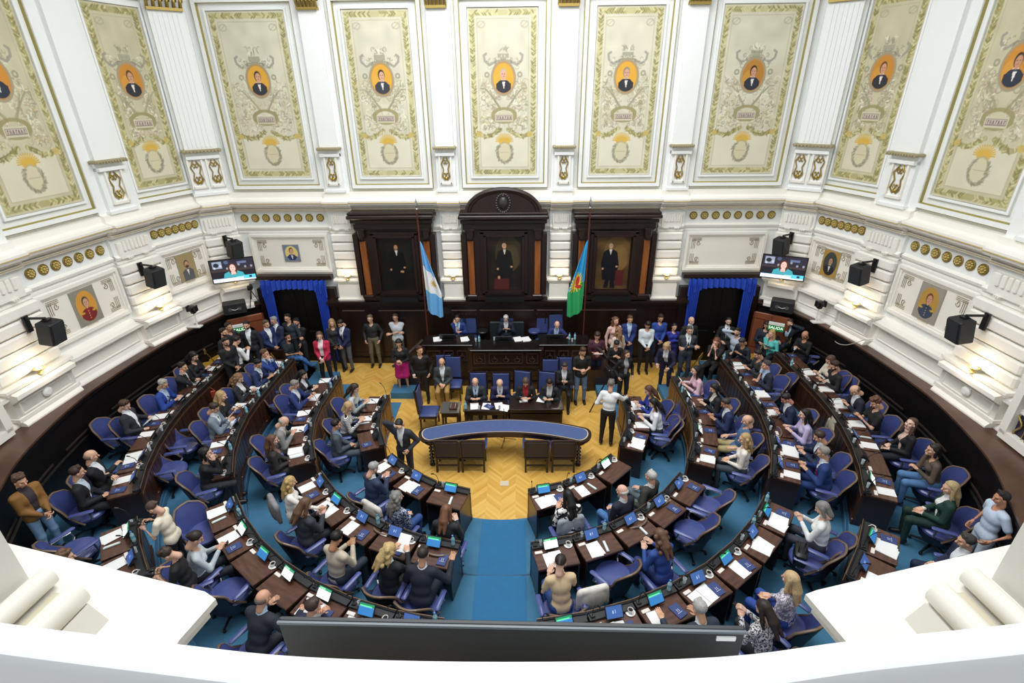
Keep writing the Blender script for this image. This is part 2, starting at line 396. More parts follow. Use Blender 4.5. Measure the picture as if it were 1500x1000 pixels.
# ---- rosettes of the frieze
ros = thing('rosette', '', 'rosette'); m = MB(); m.lathe([(.112, 0), (.116, .02), (.105, .032), (.098, .03)], 20, mtx=Matrix.Rotation(PI/2, 4, 'X')); m.build('ring', mat('8a773c', .45, .5), ros, smooth=True)
m = MB(); m.lathe([(.10, .0), (.098, .012), (0, .012)], 16, mtx=Matrix.Rotation(PI/2, 4, 'X'))
for k in range(8):
    a = k*PI/4; m.lathe([(.0, .055), (.02, .045), (.027, .01)], 8, c=(.062*math.cos(a), .062*math.sin(a), 0), mtx=Matrix.Rotation(PI/2, 4, 'X'))
m.lathe([(.035, .01), (.03, .05), (.0, .06)], 10, mtx=Matrix.Rotation(PI/2, 4, 'X')); m.build('petals', mat('d2bc74', .4, .45), ros, smooth=True)
for i in range(NS):
    a, b, n = seg(i); L = (b-a).length
    if JG[i] or L < 1.3 or a.y < 4 or b.y < 4: continue
    mx = (a.x+b.x)/2
    if abs(mx) < 5: continue
    k = 8 if abs(mx) < 7.6 else 7
    sd = 'left' if mx < 0 else 'right'
    wh = 'above the %s curtained doorway' % sd if abs(mx) < 7.6 else ('above the farther %s side portrait' % sd if a.y+b.y > 25 else ('above the nearer %s side portrait' % sd if a.y+b.y > 18 else 'above the %s latticed opening' % sd))
    for q in range(k):
        p = a+(b-a)*((q+.5)/k*.92+.04)+n*.0; ang = math.atan2((b-a).y, (b-a).x)
        place(ros, USED, 'gilt rosette, %s from the left, %s' % (ordn(q), wh), (p.x, p.y, 4.74), ang, 'gilt rosettes of the frieze')

# ================================================================ mural panels
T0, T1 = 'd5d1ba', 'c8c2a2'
def mural(seed, w, h, tone, hairc, skin, coat, wide_bg='e0a93c', beard=None, text=''):
    A = Art(w, h, .0125, tone); r = random.Random(seed); A.noise(.08, 9, seed)
    c = w/2; ol = 'a9a36a'; gl = 'b9ab5c'; grey = '98947c'; lite = 'ece8d2'; dk = '837c50'
    for k in range(14): A.ell(c+r.uniform(-.4, .4)*w, r.uniform(.3, .62)*h, .16, .2, 'c9c2a2', .25)
    # leafy border
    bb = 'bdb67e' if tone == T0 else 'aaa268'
    for q in ((.04, w-.04, .04, .17), (.04, w-.04, h-.17, h-.04), (.04, .17, .17, h-.17), (w-.17, w-.04, .17, h-.17)): A.rect(*q, bb, .7)
    def leaf(x, y, a, L=.05, col=None): A.ell(x, y, L, .016, col or r.choice((ol, dk, '979057', '8a8450', 'cfc996', 'd8d2a6')), .85, a)
    y = .1
    while y < h-.08:
        for x in (.105, w-.105):
            for s in (-1, 1): leaf(x+s*.03, y+r.uniform(-.015, .015), PI/2-s*r.uniform(.6, 1.0))
            if r.random() < .3: A.ell(x+r.uniform(-.03, .03), y, .016, .016, 'dcd6ac', .8)
        y += .058
    x = .22
    while x < w-.2:
        if abs(x-c) > .1:
            for yy in (.105, h-.105):
                for s in (-1, 1): leaf(x, yy+s*.03, s*r.uniform(.6, 1.0) if x < c else PI-s*.8)
        x += .058
    for o in (.235,):
        A.stroke([(o, o), (w-o, o), (w-o, h-o), (o, h-o), (o, o)], .012, 'b3ab86', .8)
    for sx in (.34, w-.34): A.ell(sx, h-.36, .09, .07, grey, .4, ring=.012); A.stroke([(sx-.07, h-.42), (sx+.07, h-.3)], .014, grey, .5)
    # lower compartment with swag
    yb = .27*h; A.rect(.24, w-.24, .24, yb-.02, 'e6e1cb', .6)
    for s in (-1, 1):
        pts = [(c+s*(w/2-.2), yb+.02), (c+s*.52, yb-.06), (c+s*.35, yb-.03), (c+s*.22, yb+.06), (c+s*.1, yb+.12)]
        A.stroke(pts, .1, 'a89d70', .8)
        for k in range(40):
            t = r.random()*3.99; i = int(t); f = t-i; px = pts[i][0]*(1-f)+pts[i+1][0]*f; py = pts[i][1]*(1-f)+pts[i+1][1]*f
            leaf(px, py+r.uniform(-.05, .05), r.uniform(0, PI), .05)
        A.ell(c+s*(w/2-.2), yb+.0, .07, .07, 'cdb368', .9)
    # sun and wreath
    for k in range(15):
        a = k*PI/14; A.stroke([(c, .225*h), (c+math.cos(a)*.235, .225*h+math.sin(a)*.2)], .026, 'd2a93f', .85)
    A.ell(c, .222*h, .15, .11, 'd9b04a'); A.ell(c, .155*h, .17, .24, 'd4cdac'); A.ell(c, .155*h, .185, .255, 'b3ae94', .7, ring=.014)
    for k in range(64):
        a = -PI/2+(k-32)/32*2.3; leaf(c+.2*math.cos(a)+r.uniform(-.02, .02), .155*h+.27*math.sin(a), a+r.uniform(.4, 1.4), .05, r.choice((grey, 'b3ae94', '8f8b70')))
    A.stroke([(c-.12, .155*h), (c+.12, .155*h)], .012, grey, .6)
    # scrolls either side, mirrored
    for k in range(110):
        y0 = r.uniform(.3, .6)*h; x0 = r.uniform(.12, w/2-.3); rad = r.uniform(.03, .11); a0 = r.uniform(0, 6.3); sp = r.uniform(2, 4.4); col = r.choice((grey, 'a7a184', lite, lite, 'b3a36f', '8d8a74', 'b3978a'))
        arc = [(math.cos(a0+sp*q/9)*rad*(1-q/14), math.sin(a0+sp*q/9)*rad*(1-q/14)) for q in range(10)]
        for s in (-1, 1): A.stroke([(c+s*(x0+ax), y0+ay) for ax, ay in arc], r.choice((.013, .018, .024)), col, .62)
    for s in (-1, 1):
        for q in range(3): A.stroke([(c+s*.1, .42*h+q*.04), (c+s*(.28+.1*q), .5*h+q*.1), (c+s*(.36+.12*q), .54*h+q*.02)], .035, r.choice((grey, 'aaa37e', '8f8b6e')), .6)
        A.stroke([(c+s*.2, .705*h), (c+s*.36, .685*h), (c+s*.48, .71*h), (c+s*.5, .74*h), (c+s*.44, .75*h)], .055, '9b978a', .85)
        A.ell(c+s*.14, .7*h, .07, .045, '8d8874', .8, ring=.02)
        A.ell(c+s*.43, .63*h, .05, .05, grey, .8, ring=.02)
    A.rect(c-.14, c+.14, .72*h, .75*h, 'a9a58e'); A.rect(c-.1, c+.1, .70*h, .72*h, '98947c')
    for k in range(9): leaf(c+r.uniform(-.13, .13), .765*h+r.uniform(0, .06), r.uniform(.6, 2.5), .06, r.choice((grey, lite, 'a8a78d')))
    for k in range(26):
        y0 = r.uniform(.66, .80)*h; x0 = r.uniform(.05, .42); rad = r.uniform(.025, .07); a0 = r.uniform(0, 6.3); col = r.choice((grey, 'a7a184', lite, '8a8672'))
        arc = [(math.cos(a0+3.6*q/7)*rad*(1-q/10), math.sin(a0+3.6*q/7)*rad*(1-q/10)) for q in range(8)]
        if abs(x0) < .16 or y0 < .74*h:
            for s in (-1, 1): A.stroke([(c+s*(x0+ax), y0+ay) for ax, ay in arc], .016, col, .7)
    for k in range(60):
        s = r.choice((-1, 1)); leaf(c+s*r.uniform(.25, w/2-.28), r.uniform(.3, .62)*h, r.uniform(0, PI), r.uniform(.03, .07), r.choice((lite, grey, 'b3ab84', 'a9a680', 'beb79a')))
    # plaque
    py = .375*h; A.ell(c, py+.05, .3, .17, '9a9264', .85, ring=.035); A.rect(c-.25, c+.25, py-.1, py+.1, 'cfc8ac'); A.rect(c-.22, c+.22, py-.06, py+.06, '988a80')
    A.rect(c-.205, c+.205, py-.045, py+.045, 'cabcae')
    for k, ch in enumerate(text):
        x = c-.17+k*(.34/max(len(text)-1, 1)); A.stroke([(x-.012, py-.03), (x, py+.03), (x+.014, py-.03)] if k % 3 else [(x, py-.03), (x, py+.03), (x+.018, py+.02)], .012, '5f544c')
    # portrait oval
    oy = .61*h; A.ell(c, oy, .33, .42, 'cfc8b4'); A.ell(c, oy, .31, .40, 'a59a80', 1, ring=.02); A.ell(c, oy, .275, .36, wide_bg); A.ell(c-.1, oy-.1, .16, .22, 'e8b050', .35)
    cl = (c, oy, .275, .36); bust(A, c, oy+.0, .078, .085, skin, hairc, coat, clip=cl, beard=beard); A.ell(c, oy, .28, .365, 'b98f5c', 1, ring=.012)
    return A
def panel(a, b, n, s0, s1, z0, z1, label, grp, **kw):
    """mural on canvas inside two moulded frames, on the wall a-b between distances s0, s1"""
    t = (b-a).normalized(); ang = math.atan2(t.y, t.x); p = a+t*((s0+s1)/2)+n*.0; w = s1-s0; h = z1-z0
    root = thing('wall_painting', label, 'painting', (p.x, p.y, z0), ang, grp)
    # in local space the room is towards -Y
    def fr(m, w2, h0, h1, bw, th, y, mi=0):
        for (cx, cz, dx, dz) in ((0, h0+bw/2, w2, bw), (0, h1-bw/2, w2, bw), (-w2/2+bw/2, (h0+h1)/2, bw, h1-h0-2*bw), (w2/2-bw/2, (h0+h1)/2, bw, h1-h0-2*bw)):
            m.box((cx, y-th/2, cz), (dx, th, dz), 0, mi)
    m = MB(); fr(m, w+.62, -.31, h+.27, .09, .10, 0); fr(m, w+.46, -.23, h+.21, .035, .05, 0); fr(m, w+.13, -.06, h+.06, .05, .06, 0); m.build('frame', M_TRIMC, root)
    m = MB(); fr(m, w+.44, -.22, h+.2, .026, .062, 0); fr(m, w+.65, -.325, h+.285, .024, .09, 0); m.build('gilt_line', mat('a59a58', .45, .35), root)
    A = mural(w=w, h=h, **kw); A.mesh('canvas', M_ATTR, root, loc=(0, -.025, 0))
    return root
sb = [i for i in range(NS)]
def segxy(x, y):   # segment whose middle is nearest
    return min(range(NS), key=lambda i: ((seg(i)[0]+seg(i)[1])/2-Vector((x, y))).length)
back_a, back_b, back_n = Vector((-8, YB)), Vector((8, YB)), Vector((0, -1))
specs = [(-6.49, 1.96, dict(hairc='3b2c25', skin='d8a688', coat='34363d', text='LAPRIDA'), 'over the left curtained doorway, man with dark hair and white neckcloth'),
         (-3.21, 1.68, dict(hairc='2e2622', skin='d9ac90', coat='3c3f48', text='RIVADAV'), 'over the left flag cabinet, young man with dark hair looking right'),
         (0, 1.78, dict(hairc='b9aca0', skin='dca88c', coat='34363d', text='MORENO'), 'over the arched central cabinet, grey man with small bow tie'),
         (3.21, 1.68, dict(hairc='8f8678', skin='d3a386', coat='2f3138', text='VARELAS'), 'over the right flag cabinet, white-haired man in dark coat'),
         (6.49, 1.96, dict(hairc='2b1e1a', skin='cf9a7c', coat='2c313f', wide_bg='b98236', text='DORREGO'), 'over the right curtained doorway, dark-haired man in blue coat')]
for k, (x, w, kw, lab) in enumerate(specs):
    panel(back_a, back_b, back_n, x+8-w/2, x+8+w/2, 5.89, 9.92, 'tall painted wall canvas '+lab, 'painted canvases of the upper wall', seed=11+k, tone=T0, **kw)
for s, sd in ((-1, 'left'), (1, 'right')):
    for (x, y, w, h1, lab, kw) in ((9.0, 13.8, 1.36, 9.92, 'over the farther side portrait', dict(hairc='5a3c22', skin='cf9a78', coat='2e2f36', text='ALSINA', wide_bg='c98a34')),
                               (9.6, 10.8, 1.78, 9.92, 'over the nearer side portrait', dict(hairc='3a2a22', skin='c99474', coat='2e3442', text='ALVAREZ', wide_bg='d08e36')),
                               (9.6, 6.8, 2.2, 9.92, 'at the near edge of the side wall', dict(hairc='3a2a22', skin='c99474', coat='2e3442', text='PUEYRRE', wide_bg='d08e36'))):
        i = segxy(s*x, y); a, b, n = seg(i); L = (b-a).length; c = L/2
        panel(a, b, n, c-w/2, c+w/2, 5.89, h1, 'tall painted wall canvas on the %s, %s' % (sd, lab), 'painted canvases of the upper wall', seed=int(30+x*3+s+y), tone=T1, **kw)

# ---- pilasters between the murals: shaft, plaque, gilt capital
def pilaster(c, n, w, label, double=False):
    ang = math.atan2(n.y, n.x)+PI/2
    root = thing('pilaster', label, 'pilaster', (c.x, c.y, 5.5), ang, 'white pilasters between the painted canvases')
    m = MB(); m.box((0, -.06, 2.75), (w*.8, .12, 3.3)); m.box((0, -.1, 1.0), (w*.86, .18, .08))
    m.box((0, -.05, .6), (w*.86, .1, 1.15)); m.box((0, -.07, .03), (w*.95, .16, .07))
    if double:
        for q in range(6): m.box(((q-2.5)*w*.11, -.128, 2.8), (w*.05, .02, 3.1))
    m.build('shaft', M_TRIMC, root)
    m = MB(); m.box((0, -.12, 1.17), (w*1.02, .26, .07), bev=.02)
    for q in range(11): m.box(((q-5)*w*.09, -.25, 1.15), (w*.06, .04, .06), bev=.01)
    m.build('gilt_shelf', mat('a39a78', .5, .3), root)
    ks = (-.24, .24) if double else (0,)
    pl = MB(); og = MB()
    for kx in ks:
        pw = w*(.36 if double else .5); cx = kx*w
        for (x, z, dx, dz) in ((0, .22, pw, .05), (0, .98, pw, .05), (-pw/2, .6, .05, .8), (pw/2, .6, .05, .8)): pl.box((cx+x, -.13, z), (dx, .06, dz))
        for sgn in (-1, 1):
            for (zc, r0, tw) in ((.78, .07, 1), (.46, .08, -1)):
                og.tube([(cx+sgn*(r0*.5+r0*.6*math.cos(q*.75)*(1-q/11)), -.12, zc+tw*r0*1.3*math.sin(q*.75)*(1-q/11)) for q in range(9)], .014, 5)
            og.tube([(cx+sgn*pw*.1, -.12, .3), (cx+sgn*pw*.34, -.13, .42), (cx+sgn*pw*.2, -.12, .6), (cx+sgn*pw*.36, -.13, .76), (cx+sgn*pw*.1, -.12, .92)], .018, 5)
        og.lathe([(.045, 0), (.05, .02), (0, .05)], 10, mtx=Matrix.Translation((cx, -.1, .36)) @ Matrix.Rotation(PI/2, 4, 'X'))
    pl.build('plaque_frame', M_TRIM, root); og.build('plaque_scroll', M_GOLD, root, smooth=True)
    if n.y < -.99 or double:
        cp = MB(); cp.box((0, -.1, 4.42), (w*.82, .2, .06)); cp.box((0, -.16, 5.1), (w*1.1, .34, .1))
        for row, (z, o) in enumerate(((4.56, .08), (4.72, .12), (4.88, .17))):
            for q in range(6):
                x = (q-2.5+(row % 2)*.3)*w*.15; cp.tube([(x, -.1, z-.12), (x, -.13-o, z+.02), (x, -.18-o, z+.06), (x, -.19-o, z)], .035, 5, rs=[.045, .04, .03, .012])
        for sgn in (-1, 1): cp.lathe([(.09, 0), (.09, .1), (.03, .14)], 12, mtx=Matrix.Translation((sgn*w*.42, -.14, 4.98)) @ Matrix.Rotation(PI/2, 4, 'X'))
        cp.build('capital', M_GOLD, root, smooth=True)
    return root
for x, lab in ((1.64, 'beside the central canvas'), (4.83, 'between flag cabinet and doorway canvases')):
    for s, sd in ((-1, 'left'), (1, 'right')):
        pilaster(Vector((s*x, YB-.1)), Vector((0, -1)), .62, 'white pilaster with gilt plaque, %s, %s' % (sd, lab))
for i in range(NS):
    a, b, n = seg(i); c = (a+b)/2+n*.1
    if JG[i] and abs(c.x) > 7.8 and c.y > 5.5:
        sd = 'left' if c.x < 0 else 'right'; cor = c.y > 14
        pilaster(c, n, .95 if cor else .8, 'white %spilaster with gilt plaque, %s, %s' % ('fluted ' if cor else '', sd, 'in the corner of the back wall' if cor else ('between the two side canvases' if c.y > 11 else 'at the near end of the side wall')), double=cor)

# ---- low relief portrait panels over the doors and on the side walls
def portrait_panel(a, b, n, s0, s1, z0, z1, label, spec):
    t = (b-a).normalized(); ang = math.atan2(t.y, t.x); p = a+t*((s0+s1)/2); w = s1-s0; h = z1-z0
    root = thing('framed_relief', label, 'wall panel', (p.x, p.y, z0), ang, 'framed relief panels above the wainscot')
    m = MB()
    for (dw, th, bw) in ((0, .1, .07), (.14, .06, .05)):
        for (cx, cz, dx, dz) in ((0, dw/2+bw/2, w-dw, bw), (0, h-dw/2-bw/2, w-dw, bw), (-w/2+dw/2+bw/2, h/2, bw, h-dw-2*bw), (w/2-dw/2-bw/2, h/2, bw, h-dw-2*bw)): m.box((cx, -th/2, cz), (dx, th, dz))
    m.build('frame', M_TRIM, root)
    m = MB(); m.box((0, -.02, h/2), (w-.24, .012, h-.24)); m.build('field', mat('efece2', .7), root)
    m = MB(); R = random.Random(3)
    for sx in (-1, 1):
        for sz in (-1, 1):
            X = sx*(w/2-.24); Z = h/2+sz*(h/2-.24)
            for q in range(3): m.tube([(X+sx*(.04-q*.045), -.035, Z-sz*.26), (X+sx*(.04-q*.045), -.035, Z+sz*.02)], .006, 4)
            for q in range(3): m.tube([(X-sx*.24, -.035, Z+sz*(.05-q*.035)), (X+sx*.04, -.035, Z+sz*(.05-q*.035))], .006, 4)
            m.tube([(X-sx*(.15+.06*math.cos(q*.8)*(1-q/12)), -.035, Z-sz*(.1+.06*math.sin(q*.8))) for q in range(9)], .008, 4)
    m.build('gilt_ornament', mat('8c7a52', .5, .2), root)
    if spec:
        pw, ph = spec['w'], spec['h']; A = Art(pw, ph, .012, spec['bg']); o = spec.get('oval'); cl = None
        if o: A.ell(pw/2, ph/2, pw*.42, ph*.45, o); cl = (pw/2, ph/2, pw*.42, ph*.45)
        bust(A, pw/2, ph*.5, pw*.13, pw*.14, spec['skin'], spec['hair'], spec['coat'], spec.get('shirt', 'e8e4dc'), clip=cl, beard=spec.get('beard'), uniform=spec.get('uni'))
        if spec.get('uni'):
            for sx in (-1, 1): A.ell(pw/2+sx*pw*.25, ph*.33, pw*.09, ph*.03, 'c9a93c')
            for q in range(4): A.ell(pw/2, ph*(.14+q*.07), pw*.02, pw*.02, 'd9c070')
        x = spec.get('x', 0)
        m = MB(); m.box((x, -.035, h/2), (pw+.03, .03, ph+.03)); pf = m.build('portrait_frame', mat('9d9684', .5), root)
        A.mesh('portrait', M_ATTR, root, loc=(x, -.052, h/2-ph/2))
        if spec.get('nm'):
            m = MB(); m.box((x, -.03, h/2-ph/2-.055), (.3, .015, .04)); m.build('name_strip', mat('c8bda4', .6), root)
    return root
Z0, Z1 = 3.1, 4.26
portrait_panel(back_a, back_b, back_n, .30, 2.66, Z0, Z1, 'framed relief over the left doorway with small blue portrait of a man', dict(w=.46, h=.5, bg='6f7f9c', oval='e6cf7c', skin='d8a888', hair='4a3426', coat='2b3a66'))
portrait_panel(back_a, back_b, back_n, 13.34, 15.7, Z0, Z1, 'framed relief over the right doorway with gilt corners and no portrait', None)
for s, sd in ((-1, 'left'), (1, 'right')):
    i = segxy(s*9.0, 13.8); a, b, n = seg(i); L = (b-a).length
    sp = dict(w=.52, h=.74, bg='a59468', skin='cf9f80', hair='5a3a28', coat='5c5f62', shirt='f0ece4', beard='5a3a28', nm=1) if s < 0 else dict(w=.5, h=.72, bg='b08a3c', oval='3d4440', skin='b98f76', hair='3a3430', coat='1f2226', nm=1)
    portrait_panel(a, b, n, .05, L-.05, Z0, Z1, 'framed relief on the farther %s side wall with %s' % (sd, 'portrait of a bearded man' if s < 0 else 'dark oval portrait on gold ground'), sp)
    i = segxy(s*9.6, 10.8); a, b, n = seg(i); L = (b-a).length
    sp = dict(w=.6, h=.8, bg='8f8c80', oval='d79a3c', skin='d3a184', hair='4a3a2a', coat='7e1f22', uni=1, shirt='9a2a2a', nm=1) if s < 0 else dict(w=.6, h=.8, bg='9b958a', oval='b8903e', skin='c99474', hair='6a2f1c', coat='36425a', uni=1, shirt='28324a', nm=1)
    portrait_panel(a, b, n, .05, L-.05, Z0, Z1, 'framed relief on the nearer %s side wall with portrait of an officer in %s' % (sd, 'red' if s < 0 else 'blue'), sp)
# latticed openings at the ends
for s, sd in ((-1, 'left'), (1, 'right')):
    i = segxy(s*9.6, 6.8); a, b, n = seg(i); L = (b-a).length; t = (b-a).normalized(); p = (a+b)/2; ang = math.atan2(t.y, t.x)
    root = thing('lattice_grille', 'white framed opening with gilt scrollwork grille at the %s edge' % sd, 'grille', (p.x, p.y, 2.15), ang, 'grilles of the end openings')
    m = MB()
    for (cx, cz, dx, dz) in ((0, .08, 2.5, .16), (0, 1.22, 2.6, .14), (-1.2, .65, .16, 1.1), (1.2, .65, .16, 1.1)): m.box((cx, -.28, cz), (dx, .16, dz))
    m.build('frame', M_TRIM, root); m = MB(); m.box((0, -.22, .65), (2.3, .02, 1.1)); m.build('backing', mat('2a2238', .7), root)
    m = MB()
    for q in range(9):
        for sg in (-1, 1):
            m.tube([(-1.05+q*.26+sg*.1*math.cos(v*.7)*(1-v/12), -.27, .65+sg*(.08+v*.045)) for v in range(10)], .016, 5)
    for q in range(10): m.tube([(-1.15+q*.255, -.27, .15), (-1.15+q*.255, -.27, 1.15)], .01, 4)
    m.build('scrollwork', M_GOLD, root)

# ================================================================ wainscot, ledge, floors
def bez(pts, n=8):
    """Catmull-Rom through pts"""
    P = [pts[0]]+list(pts)+[pts[-1]]; out = []
    for i in range(1, len(P)-2):
        for k in range(n):
            t = k/n; q = []
            for d in range(2):
                a, b, c, e = P[i-1][d], P[i][d], P[i+1][d], P[i+2][d]
                q.append(.5*((2*b)+(-a+c)*t+(2*a-5*b+4*c-e)*t*t+(-a+3*b-3*c+e)*t*t*t))
            out.append(tuple(q))
    out.append(tuple(pts[-1])); return out
WC = bez([(7.75, 15.1), (8.45, 14.3), (8.95, 12.8), (9.15, 11.4), (9.22, 9.8), (9.1, 8.7), (8.78, 7.4), (8.3, 6.4), (7.5, 5.0), (6.4, 3.6), (5.0, 2.5)], 6)
OUT = [(8.4, 15.1), (9.1, 14.5), (9.35, 13.2), (9.65, 11.8), (9.85, 10.2), (9.85, 8.6), (9.75, 7.4), (9.5, 6.2), (8.9, 4.6), (8.0, 3.2), (7, 1.5)]
OUT = bez(OUT, 6)
ZW = 2.1
def curve_off(C, d):
    o = []
    for i, (x, y) in enumerate(C):
        a = Vector(C[max(i-1, 0)]); b = Vector(C[min(i+1, len(C)-1)]); t = (b-a).normalized(); n = Vector((t.y, -t.x))   # room side when going down on +x ... fixed below
        if n.x*x > 0: n = -n
        o.append((x+n.x*d, y+n.y*d))
    return o
for s, sd in ((-1, 'left'), (1, 'right')):
    m = MB(); prof = [(.0, 0), (.06, 0), (.06, .16), (.03, .2), (.0, .22), (0, 1.18), (.04, 1.2), (.04, 1.26), (0, 1.28), (0, ZW-.16), (.05, ZW-.12), (.05, ZW)]
    rows = [[(s*x, y, z) for x, y in curve_off(WC, d)] for d, z in prof]
    m.strip(rows); 
    # raised panels on the wall
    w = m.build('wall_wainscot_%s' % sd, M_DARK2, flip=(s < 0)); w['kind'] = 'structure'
    m = MB(); k = 0
    C = curve_off(WC, .012); D = curve_off(WC, .03)
    for j in range(1, len(C)-8, 8):
        for (z0, z1) in ((1.36, 1.4),):
            m.strip([[(s*x, y, z0) for x, y in D[j:j+7]], [(s*x, y, z1) for x, y in D[j:j+7]], [(s*x, y, z1) for x, y in C[j:j+7]]])
    t = m.build('trim_%d' % (5 if s < 0 else 6), mat('3a302c', .35), flip=(s < 0)); t['kind'] = 'structure'
    m = MB(); E_ = curve_off(WC, .07)
    m.strip([[(s*x, y, ZW-.03) for x, y in E_], [(s*x, y, ZW+.01) for x, y in E_], [(s*x, y, ZW+.01) for x, y in OUT], [(s*x, y, ZW-.04) for x, y in OUT]])
    t = m.build('trim_%d' % (7 if s < 0 else 8), M_LEDGE, flip=(s < 0)); t['kind'] = 'structure'
# back wainscot
m = MB(); m.box((0, 15.06, 1.08), (11.1, .18, 2.16)); m.box((0, 14.94, .1), (11.1, .08, .2)); m.box((0, 14.93, 2.2), (11.15, .42, .08)); m.box((0, 14.92, 2.1), (11.1, .16, .12))
for x0, x1 in ((-5.3, -4.4), (-4.1, -2.0), (-1.6, -.9), (-.75, .95), (1.2, 1.95), (2.2, 4.1), (4.4, 5.3)):
    frame_on(m, Vector((0, 14.97)), Vector((1, 14.97)), Vector((0, -1)), x0, x1, .35, 1.9, 0, .03, .015)
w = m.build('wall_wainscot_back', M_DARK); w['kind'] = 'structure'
m = MB()
for x0, x1 in ((-5.2, -4.5), (-4.05, -2.1), (-1.75, -.95), (-.85, .85), (.95, 1.75), (2.1, 4.05)): m.box(((x0+x1)/2, 14.95, 1.86), (x1-x0, .05, .03))
t = m.build('trim_9', mat('7a6660', .35)); t['kind'] = 'structure'
# floors
m = MB(); m.box((0, 6.3, -.05), (19.6, 18.6, .1)); f = m.build('floor', parquet()); f['kind'] = 'structure'
def arcpts(r, a0=-90, a1=90, top=None, n=40):
    """inner half-round opening: angle from -Y axis"""
    P = [(r*math.sin(math.radians(a0+(a1-a0)*i/n)), 11-r*math.cos(math.radians(a0+(a1-a0)*i/n))) for i in range(n+1)]
    return P
TIER = [0, .17, .34, .51]
def tierplate(name, r, z, top, hi, mi):
    """carpeted platform outside radius r, up to y=top at the sides"""
    P = arcpts(r); inner = [(-r, top)]+P+[(r, top)]; outer = []
    for (x, y) in inner:
        d = Vector((x, min(y, 11)-11)) if y <= 11 else Vector((x, 0)); d.normalize(); q = Vector((x, y))+d*hi; outer.append((q.x, q.y))
    mm = MB(); mm.strip([[(x, y, 0.002) for x, y in inner], [(x, y, z) for x, y in inner], [(x, y, z) for x, y in outer], [(x, y, 0.002) for x, y in outer]])
    for e in (0, -1): mm.add([(inner[e][0], inner[e][1], 0), (outer[e][0], outer[e][1], 0), (outer[e][0], outer[e][1], z), (inner[e][0], inner[e][1], z)], [(0, 1, 2, 3)])
    o = mm.build(name, M_CARPET, flip=False); o['kind'] = 'structure'; return o
tierplate('floor_carpet', 3.0, .006, 12.5, 1.6, 0); tierplate('floor_tier_1', 4.5, .17, 13.25, 1.6, 0); tierplate('floor_tier_2', 6.05, .34, 14.1, 1.5, 0); tierplate('floor_tier_3', 7.55, .51, 14.9, 3.2, 0)
m = MB()   # metal strips on the tier edges and the aisle seam
for r, z in ((4.5, .172), (6.05, .342), (7.55, .512)):
    P = arcpts(r+.01, -90, 90); m.strip([[(x, y, z+.004) for x, y in P], [(x*1.006, 11+(y-11)*1.006, z+.004) for x, y in P]])
t = m.build('trim_10', mat('244f70', .6)); t['kind'] = 'structure'
# aisle runner
m = MB()
for (r0, r1, z) in ((3.0, 4.5, .008), (4.5, 6.05, .172), (6.05, 7.55, .342)):
    m.box((.08, 11-(r0+r1)/2-.02, z+.004), (.9, r1-r0, .01))
o = tag(m.build('aisle_runner', mat('2f719f', .95, noise=.08, scale=5)), 'blue carpet runner down the centre aisle between the desk blocks', 'carpet')

# ---- doorways with curtains
for s, sd in ((-1, 'left'), (1, 'right')):
    root = thing('door_%d' % (1 if s < 0 else 2), 'dark doorway', 'door', (s*6.55, YB, 0)); del root['category']; root['kind'] = 'structure'; root['label'] = 'tall dark wooden doorway on the %s of the back wall' % sd
    m = MB(); m.box((0, -.05, 1.45), (1.75, .06, 2.9)); 
    for q in (-1, 1):
        for (z0, z1) in ((.2, 1.1), (1.25, 2.5)): m.box((q*.43, -.09, (z0+z1)/2), (.6, .03, z1-z0), bev=.01)
    m.build('door_leaf', M_DARK2, root); m = MB()
    for q in (-1, 1): m.box((q*1.06, -.1, 1.3), (.3, .24, 2.6))
    m.box((0, -.1, 2.95), (2.35, .26, .12)); m.build('door_frame', M_DARK, root)
    m = MB(); m.lathe([(.025, 0), (.03, .03), (0, .05)], 10, mtx=Matrix.Translation((.08*s, -.11, 1.05)) @ Matrix.Rotation(PI/2, 4, 'X')); m.build('door_knob', M_BRASS, root)
    c = thing('curtain', 'royal blue curtain with pelmet framing the %s doorway' % sd, 'curtain', (s*6.55, YB-.3, 0), 0, 'blue doorway curtains')
    m = MB(); rows = []
    for v in range(7):
        z = 2.88-v*.07; rows.append([(-1.02+2.04*u/60, -.05*math.sin(u*1.3)-.02*v*.3, 2.9-v*.045-(v/6)*.28*abs(u/30-1)**3) for u in range(61)])
    m.strip(rows); m.build('pelmet', M_CURT, c, smooth='all')
    for q in (-1, 1):
        m = MB(); rows = []
        for v in range(13):
            f = v/12; z = 2.75-f*2.6; inner = .66+.06*f; outer = 1.03-.06*math.sin(f*PI)
            rows.append([(q*(outer+(inner-outer)*u/24), .04*math.sin(u*1.6+v*.15)-.04, z) for u in range(25)])
        m.strip(rows); m.build('drape', M_CURT, c, smooth='all')
# ---- padded leather side doors with round windows
for s, sd in ((-1, 'left'), (1, 'right')):
    root = thing('door_%d' % (3 if s < 0 else 4), '', 'door', (s*8.02, 14.35, .5), s*-.62); del root['category']; root['kind'] = 'structure'; root['label'] = 'brown leather double door with round window by the %s exit sign' % sd
    m = MB(); m.box((0, -.04, .72), (1.0, .08, 1.44), bev=.02); dl = m.build('door_leaf', mat('8a4c30', .45, noise=.25, scale=3), root)
    m = MB(); m.lathe([(0, .0), (.19, 0), (.2, .02), (.17, .03), (.0, .025)], 24, mtx=Matrix.Translation((0, -.085, .92)) @ Matrix.Rotation(PI/2, 4, 'X')); m.build('round_window', mat('0a0808', .2), dl)
    m = MB()
    for (cx, cz, dx, dz) in ((0, .72, .015, 1.4), (-.5, .72, .04, 1.44), (.5, .72, .04, 1.44)): m.box((cx, -.085, cz), (dx, .02, dz))
    for q in (-1, 1):
        for z in (.3, 1.25): m.box((q*.25, -.085, z), (.4, .012, .02))
    m.build('door_trim', mat('5a2f1e', .4), root)

